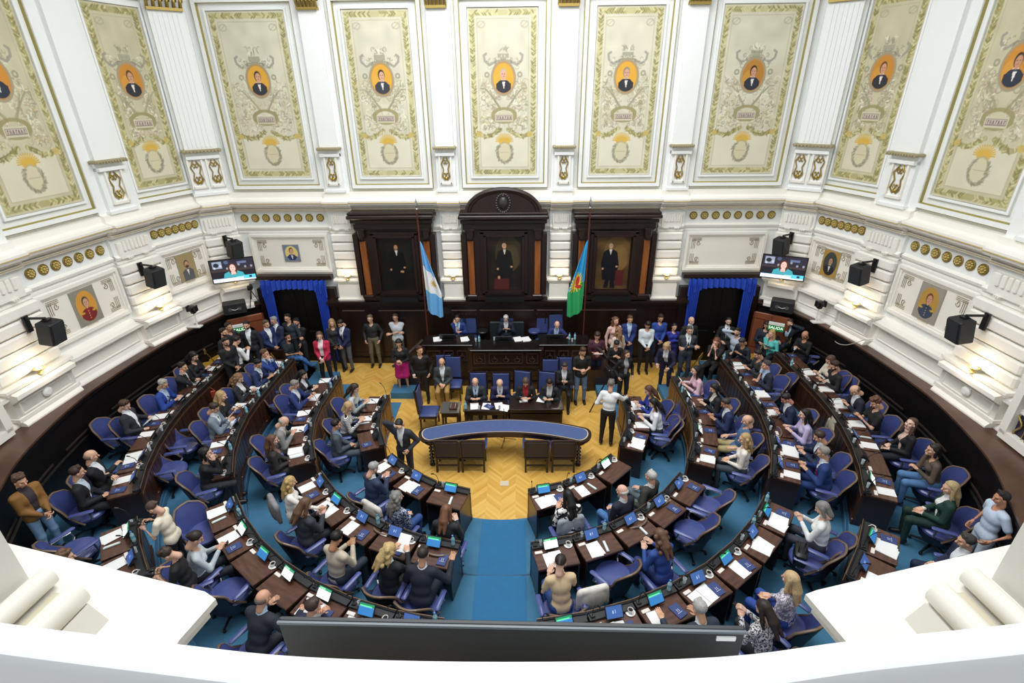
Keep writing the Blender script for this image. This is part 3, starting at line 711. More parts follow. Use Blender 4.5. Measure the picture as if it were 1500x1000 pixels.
# ================================================================ portrait cabinets
def cabinet(x0, x1, ztop, arch, label, A, pw, ph, pz):
    xc = (x0+x1)/2; w = x1-x0; root = thing('portrait_cabinet', label, 'wall cabinet', (xc, 14.98, 2.3), 0, 'dark wood portrait cabinets')
    h = ztop-2.3; m = MB()
    m.box((0, .0, h/2-.1), (w-.28, .3, h-.3)); m.box((0, -.06, .05), (w-.3, .5, .1)); m.build('body', M_DARK, root)
    m = MB(); m.box((0, -.1, h-.42), (w-.2, .36, .2), bev=.02); m.box((0, -.14, h-.26), (w-.1, .48, .12), bev=.02); m.box((0, -.2, h-.12), (w, .62, .12), bev=.03); m.box((0, -.18, h-.02), (w-.06, .56, .06), bev=.01); m.build('entablature', M_DARK, root)
    if arch:
        R = w*.40; P = [(R*math.cos(a*PI/20), R*.62*math.sin(a*PI/20)) for a in range(21)]
        m = MB(); m.prism(P, -.1, .34, mtx=Matrix.Translation((0, -.05, h-.0)) @ Matrix.Rotation(PI/2, 4, 'X')); m.build('tympanum', M_DARK, root)
        m = MB()
        for rr, dd, tk in ((1.0, .3, .07), (.93, .22, .05)):
            m.tube([(R*rr*math.cos(a*PI/24), -.38, h+R*.62*rr*math.sin(a*PI/24)) for a in range(25)], tk, 8)
        m.build('arch_moulding', M_DARK, root, smooth=True)
        m = MB(); mt = Matrix.Translation((0, -.39, h+.27)) @ Matrix.Rotation(PI/2, 4, 'X')
        m.lathe([(0, .08), (.08, .07), (.12, .03), (.14, 0)], 18, mtx=mt, sy=1.35)
        for q in range(22):
            a = q*2*PI/22; m.lathe([(0, .05), (.03, .03), (.034, 0)], 8, mtx=Matrix.Translation((.19*math.cos(a), -.39, h+.27+.25*math.sin(a))) @ Matrix.Rotation(PI/2, 4, 'X'))
        m.lathe([(.03, 0), (.035, .03), (0, .05)], 8, mtx=Matrix.Translation((0, -.4, h+.48)) @ Matrix.Rotation(PI/2, 4, 'X')); m.build('crest', mat('34302e', .35), root, smooth=True)
    for s in (-1, 1):
        m = MB(); m.box((s*(w/2-.3), -.2, .96), (.17, .08, 1.7)); m.build('pilaster_strip', M_AMBER, root)
        m = MB(); m.box((s*(w/2-.3), -.24, .1), (.32, .2, .14), bev=.02); m.box((s*(w/2-.3), -.22, h-.62), (.2, .22, .3), bev=.04); m.box((s*(w/2-.3), -.25, h-.48), (.28, .22, .06)); m.box((s*(w/2-.1), -.1, h/2-.25), (.14, .3, h-.8)); m.lathe([(.07, 0), (.07, .05)], 12, mtx=Matrix.Translation((s*(w/2-.3), -.3, h-.72)) @ Matrix.Rotation(PI/2, 4, 'X')); m.build('bracket', M_DARK, root)
    m = MB()
    for o, th, bw in ((.3, .1, .09), (.14, .16, .07)):
        for (cx, cz, dx, dz) in ((0, pz-o/2, pw+o, bw), (0, pz+ph+o/2, pw+o, bw), (-pw/2-o/2, pz+ph/2, bw, ph+o), (pw/2+o/2, pz+ph/2, bw, ph+o)): m.box((cx, -.15-th/2, cz), (dx+(bw if dx > bw else 0), th, dz))
    m.build('picture_frame', M_DARK, root)
    A.mesh('portrait', mat('ffffff', .28, kind='attr', key='oil'), root, loc=(0, -.165, pz))
    m = MB(); m.box((0, -.38, .06), (pw+.2, .2, .1)); m.build('sill', M_BLACK, root)
def oil(w, h, bg, glow, figx, coat, skin, hair, extra=None, beard=None):
    A = Art(w, h, .012, bg); A.noise(.5, 4, 5); A.ell(w*.62, h*.68, w*.4, h*.34, glow, .35); A.ell(w*.7, h*.6, w*.25, h*.25, glow, .3)
    fx = w*figx; s = .062
    A.poly([(fx-.2, .18*h), (fx-.26, .5*h), (fx-.2, .72*h), (fx-.07, .77*h), (fx+.07, .77*h), (fx+.2, .72*h), (fx+.27, .48*h), (fx+.2, .16*h)], coat)
    A.poly([(fx-.07, .3*h), (fx-.16, .02*h), (fx-.02, .02*h), (fx+.02, .25*h), (fx+.06, .02*h), (fx+.2, .02*h), (fx+.12, .3*h)], coat)
    A.poly([(fx-.04, .77*h), (fx+.05, .77*h), (fx+.01, .66*h)], 'd8d2c4'); A.ell(fx, .835*h, s*1.05, s*1.35, hair); A.ell(fx+.005, .825*h, s*.88, s*1.2, skin)
    if beard: A.ell(fx, .79*h, s*.75, s*.6, beard)
    for d in (-.02, .025): A.ell(fx+d, .835*h, .008, .006, '30221a')
    A.ell(fx+.21, .44*h, .035, .03, skin); A.ell(fx-.2, .4*h, .03, .035, skin)
    if extra: extra(A, fx)
    return A
cabinet(-4.5, -2.02, 4.98, False, 'dark wood cabinet left of centre with very dark portrait of a standing man', oil(.98, 1.6, '151512', '23221c', .5, '0d0d0d', 'c79468', '3a2a1c', lambda A, fx: (A.ell(fx+.13, .36*1.6, .06, .035, 'b98a60'),), '8a6a50'), .98, 1.6, .3)
cabinet(-1.33, 1.24, 4.96, True, 'arched central cabinet with portrait of a man by a red table', oil(.98, 1.62, '2a2118', '6a5a38', .5, '1d1a17', 'd0a078', 'c9b494', lambda A, fx: (A.rect(.18, .62, .0, .34, '5a2620', .9), A.ell(fx-.17, .38, .04, .05, 'c89470'))), .98, 1.62, .3)
cabinet(1.92, 4.42, 4.96, False, 'dark wood cabinet right of centre with portrait of a man on ochre ground', oil(.98, 1.6, '5a4326', '9a7a44', .42, '15161c', 'c99a78', '9a8c7c', lambda A, fx: (A.rect(.6, .85, .1, .6, '5a1f20', .9),)), .98, 1.6, .3)

# ================================================================ flags on poles
def flag(x, y, label, art):
    root = thing('flag', label, 'flag', (x, y, 0), 0, 'flags on tall poles')
    m = MB(); m.lathe([(.17, 0), (.17, .04), (.05, .08), (.03, .2), (0, .2)], 16); m.build('base', M_BRASS, root, smooth=True)
    m = MB(); m.tube([(0, 0, .1), (0, .0, 5.1)], .021, 8); m.build('pole', mat('5c2a20', .35), root, smooth=True)
    m = MB(); m.lathe([(.02, 0), (.035, .03), (.02, .06), (.045, .14), (.012, .3), (0, .36)], 8, c=(0, 0, 5.1)); m.build('finial', M_CHROME, root, smooth=True)
    def wave(X, Z):
        f = 1-Z/2.3; u = X/.5+.5; sg = 1 if x < 0 else -1
        wd = .06+.42*np.minimum(f*1.5, 1)-.10*np.maximum(f-.7, 0)
        xx = sg*(u*wd+.02+.06*f)-(.1 if x > 0 else .06)*f*0; yy = np.sin(u*11+f*2)*.05*np.minimum(f*3, 1)-.05
        zz = 4.22-f*2.25+(u-.4)*(-.1+.30*np.maximum(f-.8, 0)/.2*(u-1))
        return xx, yy, zz
    art.mesh('cloth', mat('ffffff', .75, kind='attr', key='cloth'), root, wave=wave)
    return root
A = Art(.5, 2.3, .01, '6fb4e8'); A.poly([(0, .78), (.5, .62), (.5, 1.28), (0, 1.55)], 'f2f4f6')
for k in range(12): A.stroke([(.33, 1.02), (.33+.11*math.cos(k*PI/6), 1.02+.13*math.sin(k*PI/6))], .014, 'c9a24a')
A.ell(.33, 1.02, .07, .08, 'd6ae50')
flag(-2.44, 14.35, 'light blue and white national flag with sun, hanging from the left pole', A)
A = Art(.5, 2.3, .01, '35a8dc'); A.poly([(0, 0), (.5, 0), (.5, .8), (.2, 1.1), (0, 1.0)], '2fa964')
for k in range(16): A.stroke([(.3, 1.05), (.3+.22*math.cos(k*PI/8), 1.05+.3*math.sin(k*PI/8))], .04, 'f0d24a')
A.ell(.3, 1.05, .15, .22, 'f2d850'); A.ell(.26, 1.1, .06, .15, 'c8382c'); A.ell(.2, .92, .1, .06, 'c8382c')
flag(2.36, 14.35, 'green and blue provincial flag with yellow and red emblem on the right pole', A)

# ================================================================ wall equipment
def aim(p, q): return math.atan2(q[1]-p[1], q[0]-p[0])-PI/2     # rotz turning +Y towards q
spk = thing('wall_speaker', '', 'speaker'); m = MB(); m.box((0, .42, -.2), (.36, .3, .48), bev=.02, rx=-.2); m.build('cabinet', M_BLACKM, spk)
m = MB(); m.box((0, .578, -.235), (.3, .012, .42), rx=-.2); m.build('front_grille', mat('2b2d30', .7), spk)
m = MB(); m.box((0, .02, -.02), (.12, .04, .34)); m.tube([(0, .02, .1), (0, .42, .1), (0, .42, .03)], .028, 8); m.box((0, .42, .05), (.12, .12, .05)); m.build('bracket', M_BLACK, spk)
FOC = (0, 9.5)
for (x, y, z, lab) in ((-8.2, 14.66, 4.2, 'above the left television'), (8.2, 14.66, 4.2, 'above the right television'), (-9.18, 12.35, 4.1, 'on the pier between the left side portraits'), (9.18, 12.35, 4.1, 'on the pier between the right side portraits'), (-9.45, 9.25, 3.95, 'on the nearest left pier'), (9.45, 9.25, 3.95, 'on the nearest right pier')):
    place(spk, USED, 'black box loudspeaker on a wall arm %s' % lab, (x, y, z), aim((x, y), FOC), 'wall loudspeakers')
A = Art(1.12, .63, .008, '1b1a22'); A.rect(0, 1.12, .36, .63, '2a2633'); A.rect(.05, .3, .4, .6, '8a93a8'); A.ell(.15, .5, .07, .06, '20242c'); A.ell(.42, .56, .06, .05, '4a5878'); A.rect(.7, .95, .5, .56, '5a668a'); A.rect(.0, 1.12, .3, .36, '3b3130')
for q in range(7): A.ell(.1+q*.16, .42+.05*math.sin(q*2), .03, .035, 'c9ccd6', .6)
A.poly([(.28, .1), (.32, .24), (.46, .3), (.66, .3), (.8, .24), (.86, .1)], '3f9aa4'); A.ell(.56, .36, .12, .17, '4a2a24'); A.ell(.56, .38, .075, .11, 'e2b8ac'); A.rect(.5, .62, .2, .28, 'e0b0a4'); A.ell(.53, .4, .012, .008, '302020'); A.ell(.6, .4, .012, .008, '302020'); A.ell(.565, .335, .025, .008, 'b04040')
A.rect(0, 1.12, 0, .1, 'dfe3ea'); A.rect(0, .6, .1, .115, '2c6a8a'); A.rect(.8, 1.12, .04, .14, '55c0d8'); A.rect(.95, 1.02, .06, .12, '1a2430'); A.rect(.62, .8, .08, .12, '9fd8e6')
for s, sd in ((-1, 'left'), (1, 'right')):
    p = (s*7.98, 14.3); t = thing('television', 'wall television showing a woman speaking, %s corner of the chamber' % sd, 'television', (p[0], p[1], 3.08), 0, 'corner televisions'); t.rotation_euler = (-.12, 0, s*-.42)
    m = MB(); m.box((0, .03, .32), (1.18, .06, .69), bev=.01); m.build('housing', M_BLACK, t); A.mesh('screen', M_SCR, t, loc=(0, -.004, .005))
    m = MB(); m.box((0, .18, .35), (.2, .25, .2)); m.build('wall_mount', M_BLACK, t)
for s, sd in ((-1, 'left'), (1, 'right')):
    # exit sign hung under the ledge
    x, y = s*7.98, 13.95
    t = thing('exit_sign', 'small green sign reading SALIDA under the %s ledge' % sd, 'sign', (x-s*.03, y-.05, 1.70), s*-.5, 'green exit signs'); 
    m = MB(); m.box((0, 0, .0), (.42, .05, .18)); m.build('panel', mat('1c7d3e', .5, emit=.35), t); m = MB(); m.box((0, 0, .12), (.42, .09, .07)); m.build('housing', mat('e8eae6', .5), t)
    cu = bpy.data.curves.new('lettering', 'FONT'); cu.body = 'SALIDA'; cu.size = .12; cu.align_x = 'CENTER'; cu.align_y = 'CENTER'; cu.extrude = .002; cu.materials.append(mat('eafff0', .5, emit=.8))
    tmp = bpy.data.objects.new('tmp', cu); COL.objects.link(tmp); bpy.context.view_layer.update(); me = bpy.data.meshes.new_from_object(tmp); bpy.data.objects.remove(tmp)
    o = link('lettering', me, t, (0, -.03, 0)); o.rotation_euler = (PI/2, 0, 0)
    # black equipment case on the ledge
    t = thing('equipment_case', 'black equipment case standing on the %s corner ledge below the television' % sd, 'case', (s*8.15, 14.2, ZW+.02), s*-.5, 'black cases on the ledge')
    m = MB(); m.box((0, 0, .17), (.62, .36, .34), bev=.02); m.build('body', M_BLACKM, t); m = MB()
    for q in (-.13, .13): m.lathe([(.05, 0), (.055, .02), (.03, .02)], 14, mtx=Matrix.Translation((q, -.18, .17)) @ Matrix.Rotation(PI/2, 4, 'X'))
    m.tube([(-.1, -.19, .17), (0, -.2, .14), (.1, -.19, .17)], .012, 6); m.build('handle', M_CHROME, t)
    # small dome camera on a white bracket
    x, y = s*8.72, 11.75
    t = thing('ledge_camera', 'small black remote camera on a white stand on the %s ledge' % sd, 'camera', (s*8.72, (13.15, 13.35)[s > 0], ZW+.02), 0, 'remote cameras on the side ledges')
    m = MB(); m.box((.1*s, 0, .01), (.42, .18, .03)); m.tube([(0, 0, 0), (0, 0, .42)], .02, 8); m.build('stand', mat('e6e6e2', .5), t)
    m = MB(); m.lathe([(.07, 0), (.075, .05), (.05, .08)], 14, c=(0, 0, .42)); m.box((0, 0, .56), (.2, .16, .14), bev=.03); m.box((.11, -.02, .56), (.05, .14, .17), bev=.01); m.box((-.11, -.02, .56), (.05, .14, .17), bev=.01); m.lathe([(.05, 0), (.05, .06), (.03, .06)], 12, mtx=Matrix.Translation((0, -.08, .56)) @ Matrix.Rotation(PI/2, 4, 'X')); m.build('head', M_BLACK, t)
t = thing('tripod_camera', 'video camera on a small tripod on the left corner ledge', 'camera', (-7.85, 14.75, ZW+.02), .3)
m = MB()
for q in range(3): a = q*2*PI/3; m.tube([(0, 0, .5), (.2*math.cos(a), .2*math.sin(a), 0)], .014, 6)
m.build('tripod', M_BLACK, t); m = MB(); m.box((0, 0, .6), (.13, .22, .15), bev=.02); m.tube([(0, -.1, .6), (0, -.2, .6)], .045, 10); m.build('camera_body', M_BLACK, t)
for s, z in ((-1, 2.2), (1, 2.2)):
    t = MB(); t.lathe([(.1, 0), (.1, .03), (.06, .06), (0, .065)], 18, mtx=Matrix.Rotation(PI/2, 4, 'X'))
    i = segxy(s*9.7, 9.0); a, b, n = seg(i); p = (a+b)/2+n*.28; o = t.build('wall_disc', mat('f3f3ef', .4), None, (p.x, p.y, 2.5), math.atan2((b-a).y, (b-a).x)); tag(o, 'round white plastic sensor on the %s pier foot' % ('left' if s < 0 else 'right'), 'sensor', 'round sensors')
# cable looping over the right ledge
m = MB(); CP = [ux(*p, 8.98) for p in bez([(1214, 478), (1217, 490), (1226, 502), (1240, 505), (1256, 501), (1268, 497), (1276, 500)], 4)]; m.tube(CP, .009, 6); tag(m.build('cable', mat('d8d4cc', .5), smooth=True), 'white cable hanging in a loop from the right ledge camera', 'cable')
# ================================================================ desks
def rowpt(r, s, side):
    a = s/r
    if a <= PI/2: x, y, f = r*math.sin(a), 11-r*math.cos(a), -a
    else: x, y, f = r, 11+(s-r*PI/2), -PI/2
    # facing direction of the sitter: towards the centre; local +Y = forward
    rz = -f if True else 0
    return side*x, y, side*(a if a <= PI/2 else PI/2)
def sitrz(side, ang): return side*abs(ang)
DW = .73
def make_desk(front, nm):
    d = thing('desk', '', 'desk')
    # local: origin on the platform under the front edge, +Y to the podium, sitter at -Y
    m = MB(); m.box((0, -.29, .76), (DW-.01, .5, .03), bev=.008); m.box((0, -.29, .735), (DW-.02, .48, .03)); m.build('desktop', M_LEATH, d)
    m = MB(); m.box((0, -.06, .79), (DW-.01, .13, .05)); m.box((0, -.005, .8), (DW, .03, .08), bev=.01); m.build('console_strip', M_BLACKM, d)
    m = MB(); m.box((0, -.01, .38), (DW, .035, .72)); m.box((0, .015, .07), (DW, .05, .14), bev=.01)
    for q in range(4): m.box(((q-1.5)*.18, .012, .42), (.165, .012, .5), bev=.004)
    fp = m.build('front_panel', front, d)
    m = MB(); m.box((0, .012, .84), (DW, .012, .006)); m.box((0, .02, .7), (DW, .012, .012)); m.build('brass_rail', M_BRASS, fp)
    m = MB()
    m.box((0, -.28, .37), (.03, .5, .72))
    for s in (-1, 1): m.build('side_panel', M_DARK, d, loc=(s*(DW/2-.02), 0, 0))
    return d
desk_dark = make_desk(M_FRONT, 'a'); desk_wood = make_desk(M_FRONTW, 'b')
# things on the desks -------------------------------------------------
mon = thing('desk_tablet', '', 'screen'); m = MB(); m.box((0, 0, 0), (.27, .02, .19), bev=.008, rx=-.75); mh = m.build('housing', M_BLACK, mon, loc=(0, 0, .12))
m = MB(); m.box((0, .03, .03), (.16, .12, .02)); m.tube([(0, .05, .03), (0, .02, .12)], .02, 6); m.build('stand', M_BLACKM, mon)
def screen_art(kind):
    A = Art(.24, .16, .008, '5f8fc0')
    if kind == 'blue': A.rect(0, .24, 0, .16, '35548c'); A.rect(.09, .11, .06, .1, '9db4dc'); A.rect(.13, .14, .06, .11, '9db4dc')
    elif kind == 'white': A.rect(0, .24, 0, .12, 'e8f2f6'); A.rect(0, .24, .125, .16, '2f8f66'); A.rect(.02, .12, .13, .15, '9be0a8')
    elif kind == 'green': A.rect(0, .24, 0, .11, '2e6ea8'); A.rect(0, .24, .115, .16, '1f7a58'); A.rect(.01, .2, .12, .13, '58d68a')
    else: A.rect(0, .24, 0, .16, '10141e'); A.rect(.1, .15, .06, .1, '3a4a70')
    return A
SCRM = {}
for kd in ('blue', 'white', 'green', 'off'):
    o = screen_art(kd).mesh('display', M_SCR if kd != 'off' else M_ATTR, mh if kd == 'blue' else None); SCRM[kd] = o.data
    if kd != 'blue': bpy.data.objects.remove(o)
    else: o.location = (0, -.0655, -.0485); o.rotation_euler = (-.75, 0, 0); MONSCR = o
cup = thing('coffee_cup', '', 'cup'); m = MB(); m.lathe([(0, 0), (.05, .005), (.075, .015), (.07, .018), (.0, .012)], 16); m.build('saucer', mat('e9e9e6', .3), cup, smooth=True)
m = MB(); m.lathe([(.022, .012), (.035, .03), (.042, .07), (.038, .07), (.03, .03), (0, .025)], 14); m.tube([(.038, 0, .06), (.06, 0, .05), (.055, 0, .03), (.034, 0, .03)], .005, 5); bw = m.build('bowl', mat('f4f4f2', .3), cup, smooth=True)
m = MB(); m.lathe([(0, .055), (.036, .055)], 12); m.build('coffee', mat('3a2416', .3), bw)
btl = thing('water_bottle', '', 'bottle'); m = MB(); m.lathe([(.028, 0), (.032, .01), (.032, .06), (.029, .07), (.032, .08), (.032, .14), (.013, .18), (.013, .2), (0, .2)], 12); bb = m.build('body', mat('a8d4dc', .12, spec=.8), btl, smooth=True)
m = MB(); m.lathe([(.015, .195), (.015, .215), (0, .216)], 10); m.build('cap', mat('3a86c8', .4), bb)
m = MB(); m.lathe([(.0325, .085), (.0325, .13)], 12); m.build('paper_label', mat('6fb6d8', .5), bb)
gls = MB(); gls.lathe([(.024, 0), (.03, .1), (.027, .1), (.022, .008), (0, .008)], 12); gls = gls.build('drinking_glass', M_GLASS, smooth=True)
micr = thing('microphone', '', 'microphone'); m = MB(); m.box((0, 0, .012), (.07, .07, .024), bev=.006); m.build('base', M_BLACK, micr)
m = MB(); m.tube([(0, 0, .02), (.0, -.01, .15), (0, -.05, .28), (0, -.12, .36)], .006, 6); gn = m.build('gooseneck', M_BLACK, micr); m = MB(); m.tube([(0, -.11, .352), (0, -.16, .38)], .013, 8); m.build('capsule', M_BLACK, gn)
fold = MB(); fold.box((0, 0, .006), (.16, .22, .012), bev=.003); fold = fold.build('booklet', M_NAVYB)
def booklet():
    return None
bk = thing('booklet', '', 'booklet'); bpy.data.objects.remove(fold); m = MB(); m.box((0, 0, .008), (.16, .23, .016), bev=.004); m.build('cover', M_NAVYB, bk)
m = MB()
for q in (-.015, .015): m.box((q, .0, .0165), (.007, .05, .002))
m.box((0, -.04, .0165), (.09, .006, .002)); m.build('cover_mark', mat('c8d0e8', .5), bk)
ppr = MB(); ppr.box((0, 0, .002), (.21, .295, .004)); ppr = ppr.build('paper_sheet', M_PAPER)
stk = thing('paper_stack', '', 'papers'); m = MB(); m.box((0, 0, .006), (.215, .3, .012)); m.box((.03, .01, .014), (.21, .295, .004), .12); m.build('sheets', M_PAPER, stk)
npl = MB(); npl.box((0, 0, .012), (.13, .055, .022), bev=.004); npl = npl.build('name_card', mat('ece4dc', .6))
nba = thing('plastic_ruler_tray', '', 'tray'); m = MB(); m.box((0, 0, .01), (.05, .24, .02), bev=.006); m.build('shell', mat('b4c6c4', .3), nba); m = MB(); m.box((0, 0, .022), (.03, .2, .004)); m.build('strip', mat('e6eeec', .3), nba)
for o in (gls, ppr, npl): o['category'] = {'drinking_glass': 'glass', 'paper_sheet': 'paper', 'name_card': 'name card'}[o.name]
BASE = {o.name: o for o in (gls, ppr, npl)}
def put1(o, label, loc, rz, group):
    if o.name in USED: c = o.copy(); COL.objects.link(c)
    else: USED.add(o.name); c = o
    c.location = loc; c.rotation_euler = (0, 0, rz); c['label'] = label; c['group'] = group; return c
def put(proto, label, base, rz, lx, ly, z, drz=0, group=None, kind=None):
    c, s = math.cos(rz), math.sin(rz); p = (base[0]+lx*c-ly*s, base[1]+lx*s+ly*c, base[2]+z)
    o = place(proto, USED, label, p, rz+drz, group) if proto.type == 'EMPTY' else put1(proto, label, p, rz+drz, group)
    return o
SEATS = []
def desk_at(row, k, side, s, blk, center, items=True):
    r = (3.05, 4.55, 6.12, 7.65)[row]; x, y, a = rowpt(r, s, side); z = TIER[row]+(.006 if row == 0 else 0); rz = a
    rn = ('front row', 'second row', 'third row', 'outer row')[row]; sn = 'left' if side < 0 else 'right'
    where = '%s from the aisle, %s %s %s block' % (ordn(k), rn, sn, blk)
    d = place(desk_wood if row < 2 and blk == 'side' else desk_dark, USED, ('pale-fronted' if row < 2 and blk == 'side' else 'dark')+' wooden desk '+where, (x, y, z), rz, 'desks of the %s' % rn)
    b = (x, y, z); R = random.Random(row*100+k*7+(side > 0)*31+(blk == 'side')*500); zt = .776
    mx = R.uniform(-.08, .02) if blk != 'side' else .0
    t = put(mon, 'desk tablet standing on the desk '+where, b, rz, mx, -.14, .776, R.uniform(-.1, .1), 'desk tablets')
    kd = R.choice(['white', 'green', 'white', 'green', 'blue', 'blue']) if blk != 'side' else R.choice(['blue', 'off', 'off', 'white'])
    if blk == 'side' and row == 0: kd = 'off'
    if row == 1 and side > 0 and blk != 'side' and k >= 2: kd = 'blue'
    for hh in t.children:
        for c in hh.children:
            if c.name.startswith('display'): c.data = SCRM[kd]
    put(npl, 'white name card on the desk '+where, b, rz, -.27, -.2, zt, 0, 'name cards on the desks')
    put(micr, 'gooseneck microphone on the desk '+where, b, rz, -.3, -.06, .815, R.uniform(-.5, .5), 'desk microphones')
    u = R.random()
    if u < .5: put(cup, 'white coffee cup and saucer on the desk '+where, b, rz, .27, -.14, zt, R.uniform(0, 6), 'coffee cups')
    elif u < .75: put(btl, 'small water bottle on the desk '+where, b, rz, .25, -.06, .815, 0, 'water bottles')
    if R.random() < .6: put(gls, 'drinking glass on the desk '+where, b, rz, -.2, -.07, .815, 0, 'drinking glasses')
    u = R.random()
    busy = not (row == 1 and side > 0 and k >= 2)
    if busy and u < .8: put(stk if u < .45 else ppr, ('stack of white papers' if u < .45 else 'white paper sheet')+' on the desk '+where, b, rz, R.uniform(-.2, -.1), -.38, zt, R.uniform(-.15, .15), 'papers on the desks')
    if R.random() < .25 and busy: put(ppr, 'second white sheet on the desk '+where, b, rz, .0, -.36, zt, R.uniform(-.15, .15), 'papers on the desks')
    if R.random() < .6: put(bk, 'navy blue booklet on the desk '+where, b, rz, .17, -.38, zt, R.uniform(-.2, .2), 'navy booklets')
    elif not busy or R.random() < .4: put(nba, 'pale plastic tray on the desk '+where, b, rz, .1, -.38, zt, R.uniform(-.2, .2), 'pale plastic trays')
for side in (-1, 1):
    for row, n, s0 in ((0, 3, .57), (1, 5, .60), (2, 7, .66), (3, 9, .8)):
        for k in range(n):
            if row == 3 and k < 7: continue
            desk_at(row, k, side, s0+.74*(k+.5), 'centre', True)
    for row, n, a0 in ((0, 3, 60), (1, 5, 60.5), (2, 7, 61.5), (3, 8, 62)):
        r = (3.05, 4.55, 6.12, 7.65)[row]
        for k in range(n): desk_at(row, k, side, math.radians(a0)*r+.73*(k+.5), 'side', False)

# ================================================================ swivel chairs
chair = thing('swivel_armchair', '', 'chair')
m = MB()   # curved shield back: rows of points
def shield(R, z0, z1, off, n=15, m_=9):
    rows = []
    for v in range(m_):
        f = v/(m_-1); z = z0+(z1-z0)*f; half = (.90+.48*max(0, 1-f/.45)**1.0 if f < .6 else .90*math.sqrt(max(0, 1-((f-.6)/.43)**2.2)))*(1.02+.05*f)
        rr = R+.05*f
        rows.append([((rr+off)*math.sin(a*half), -(rr+off)*math.cos(a*half)+.06-.10*f, z) for a in [(-1+2*u/(n-1)) for u in range(n)]])
    return rows
rows = shield(.27, .40, .93, 0); m.strip(rows); cb = m.build('backrest', M_BLUE, chair, smooth='all')
m = MB(); rows2 = shield(.27, .30, .93, .045); m.strip(rows2); m.build('back_shell', M_SHELL, chair, smooth='all')
m = MB(); a = [r[0] for r in rows]+rows[-1]+[r[-1] for r in rows[::-1]]; a2 = [r[0] for r in rows2]+rows2[-1]+[r[-1] for r in rows2[::-1]]
m.tube([((p[0]+q[0])/2, (p[1]+q[1])/2, (p[2]+max(q[2], p[2]))/2) for p, q in zip(a, a2)], .019, 6); m.build('piping', M_PIPING, cb, smooth=True)
m = MB(); m.lathe([(0, .40), (.26, .40), (.285, .43), (.285, .47), (.26, .495), (.1, .505), (0, .505)], 24, sy=.98); m.build('seat', M_BLUE, chair, smooth=True)
m = MB(); m.lathe([(.06, .17), (.17, .19), (.235, .27), (.275, .37), (.285, .42), (0, .42)], 20); m.build('seat_base', M_SHELL, chair, smooth=True)
for s in (-1, 1):
    m = MB(); m.box((s*.30, .03, .665), (.075, .34, .045), bev=.018); ar = m.build('armrest', M_BLUE, chair, smooth=True)
    m = MB(); m.tube([(s*.3, -.14, .63), (s*.3, .0, .635), (s*.29, .12, .63), (s*.3, .14, .5), (s*.24, .08, .42)], .018, 6); m.build('armrest_bracket', M_CHROME, ar)
m = MB(); m.tube([(0, 0, .09), (0, 0, .34)], .03, 10); m.build('pedestal', M_BLACK, chair)
m = MB()
for q in range(5):
    a = q*2*PI/5; m.tube([(0, 0, .1), (.15*math.cos(a), .15*math.sin(a), .09), (.29*math.cos(a), .29*math.sin(a), .06)], .02, 6, rs=[.028, .022, .016]); m.lathe([(.0, 0), (.025, .01), (.025, .05), (0, .06)], 8, c=(.29*math.cos(a), .29*math.sin(a), 0))
m.build('star_base', M_BLACK, chair, smooth=True)
CH_ZH = [0]
def floor_z(x, y):
    if y > 12.9 and abs(x) < 5.3: return 0
    r = math.hypot(x, y-11) if y < 11 else abs(x)
    for k in (3, 2, 1):
        if r > (0, 4.5, 6.05, 7.55)[k] and (y < (0, 13.25, 14.1, 14.9)[k]): return TIER[k]
    return 0
CHAIRS = []
def swivel(x, y, z, rz, label):
    CHAIRS.append((x, y)); return place(chair, USED, label, (x, y, z+.008), rz, 'blue swivel armchairs', scale=(1.13, 1.13, 1.03))
def face(x, y):
    """rotz so that local +Y looks to the podium side"""
    if y < 11: return math.atan2(11-y, -x)-PI/2
    return PI/2 if x > 0 else -PI/2
for px, py, row, lab, d in ((176, 640, 3, 'empty blue swivel chair in the left outer row behind the bald man in black', 0), (270, 652, 2, 'empty blue swivel chair in the left third row behind the black-haired woman in black', 0), (250, 688, 2, 'empty blue swivel chair at the near end of the left third row', 0),
        (410, 592, 1, 'empty blue swivel chair in the left second row beside the bald man in light grey', .2), (970, 640, 0, 'nearer empty blue swivel chair of the right front row', 0), (985, 612, 0, 'farther empty blue swivel chair of the right front row', 0),
        (1137, 570, 2, 'empty blue swivel chair in the right third row in front of the suited man leaning on his hand', -.2), (1190, 523, 3, 'empty blue swivel chair at the far end of the right outer row', -.3), (1108, 652, 1, 'unused blue swivel chair near the blonde woman in white', 0),
        (1036, 742, 1, 'farthest empty blue swivel chair of the right second row', .1), (1012, 778, 1, 'middle empty blue swivel chair of the right second row', .25), (898, 842, 1, 'empty blue swivel chair beside the woman in the beige vest', .4),
        (112, 806, 3, 'empty blue swivel chair in the left outer row next to the white slab', .6), (300, 778, 2, 'blue swivel chair turned away beside the woman with a ponytail', -1.0), (335, 868, 2, 'empty wide blue swivel chair beside the bald man, nearest to the gallery', .3), (1186, 818, 2, 'blue swivel chair holding a black bag in the right third row', .1)):
    x, y = uz(px, py, TIER[row]+.5); swivel(x, y, TIER[row], face(x, y)+d, lab)
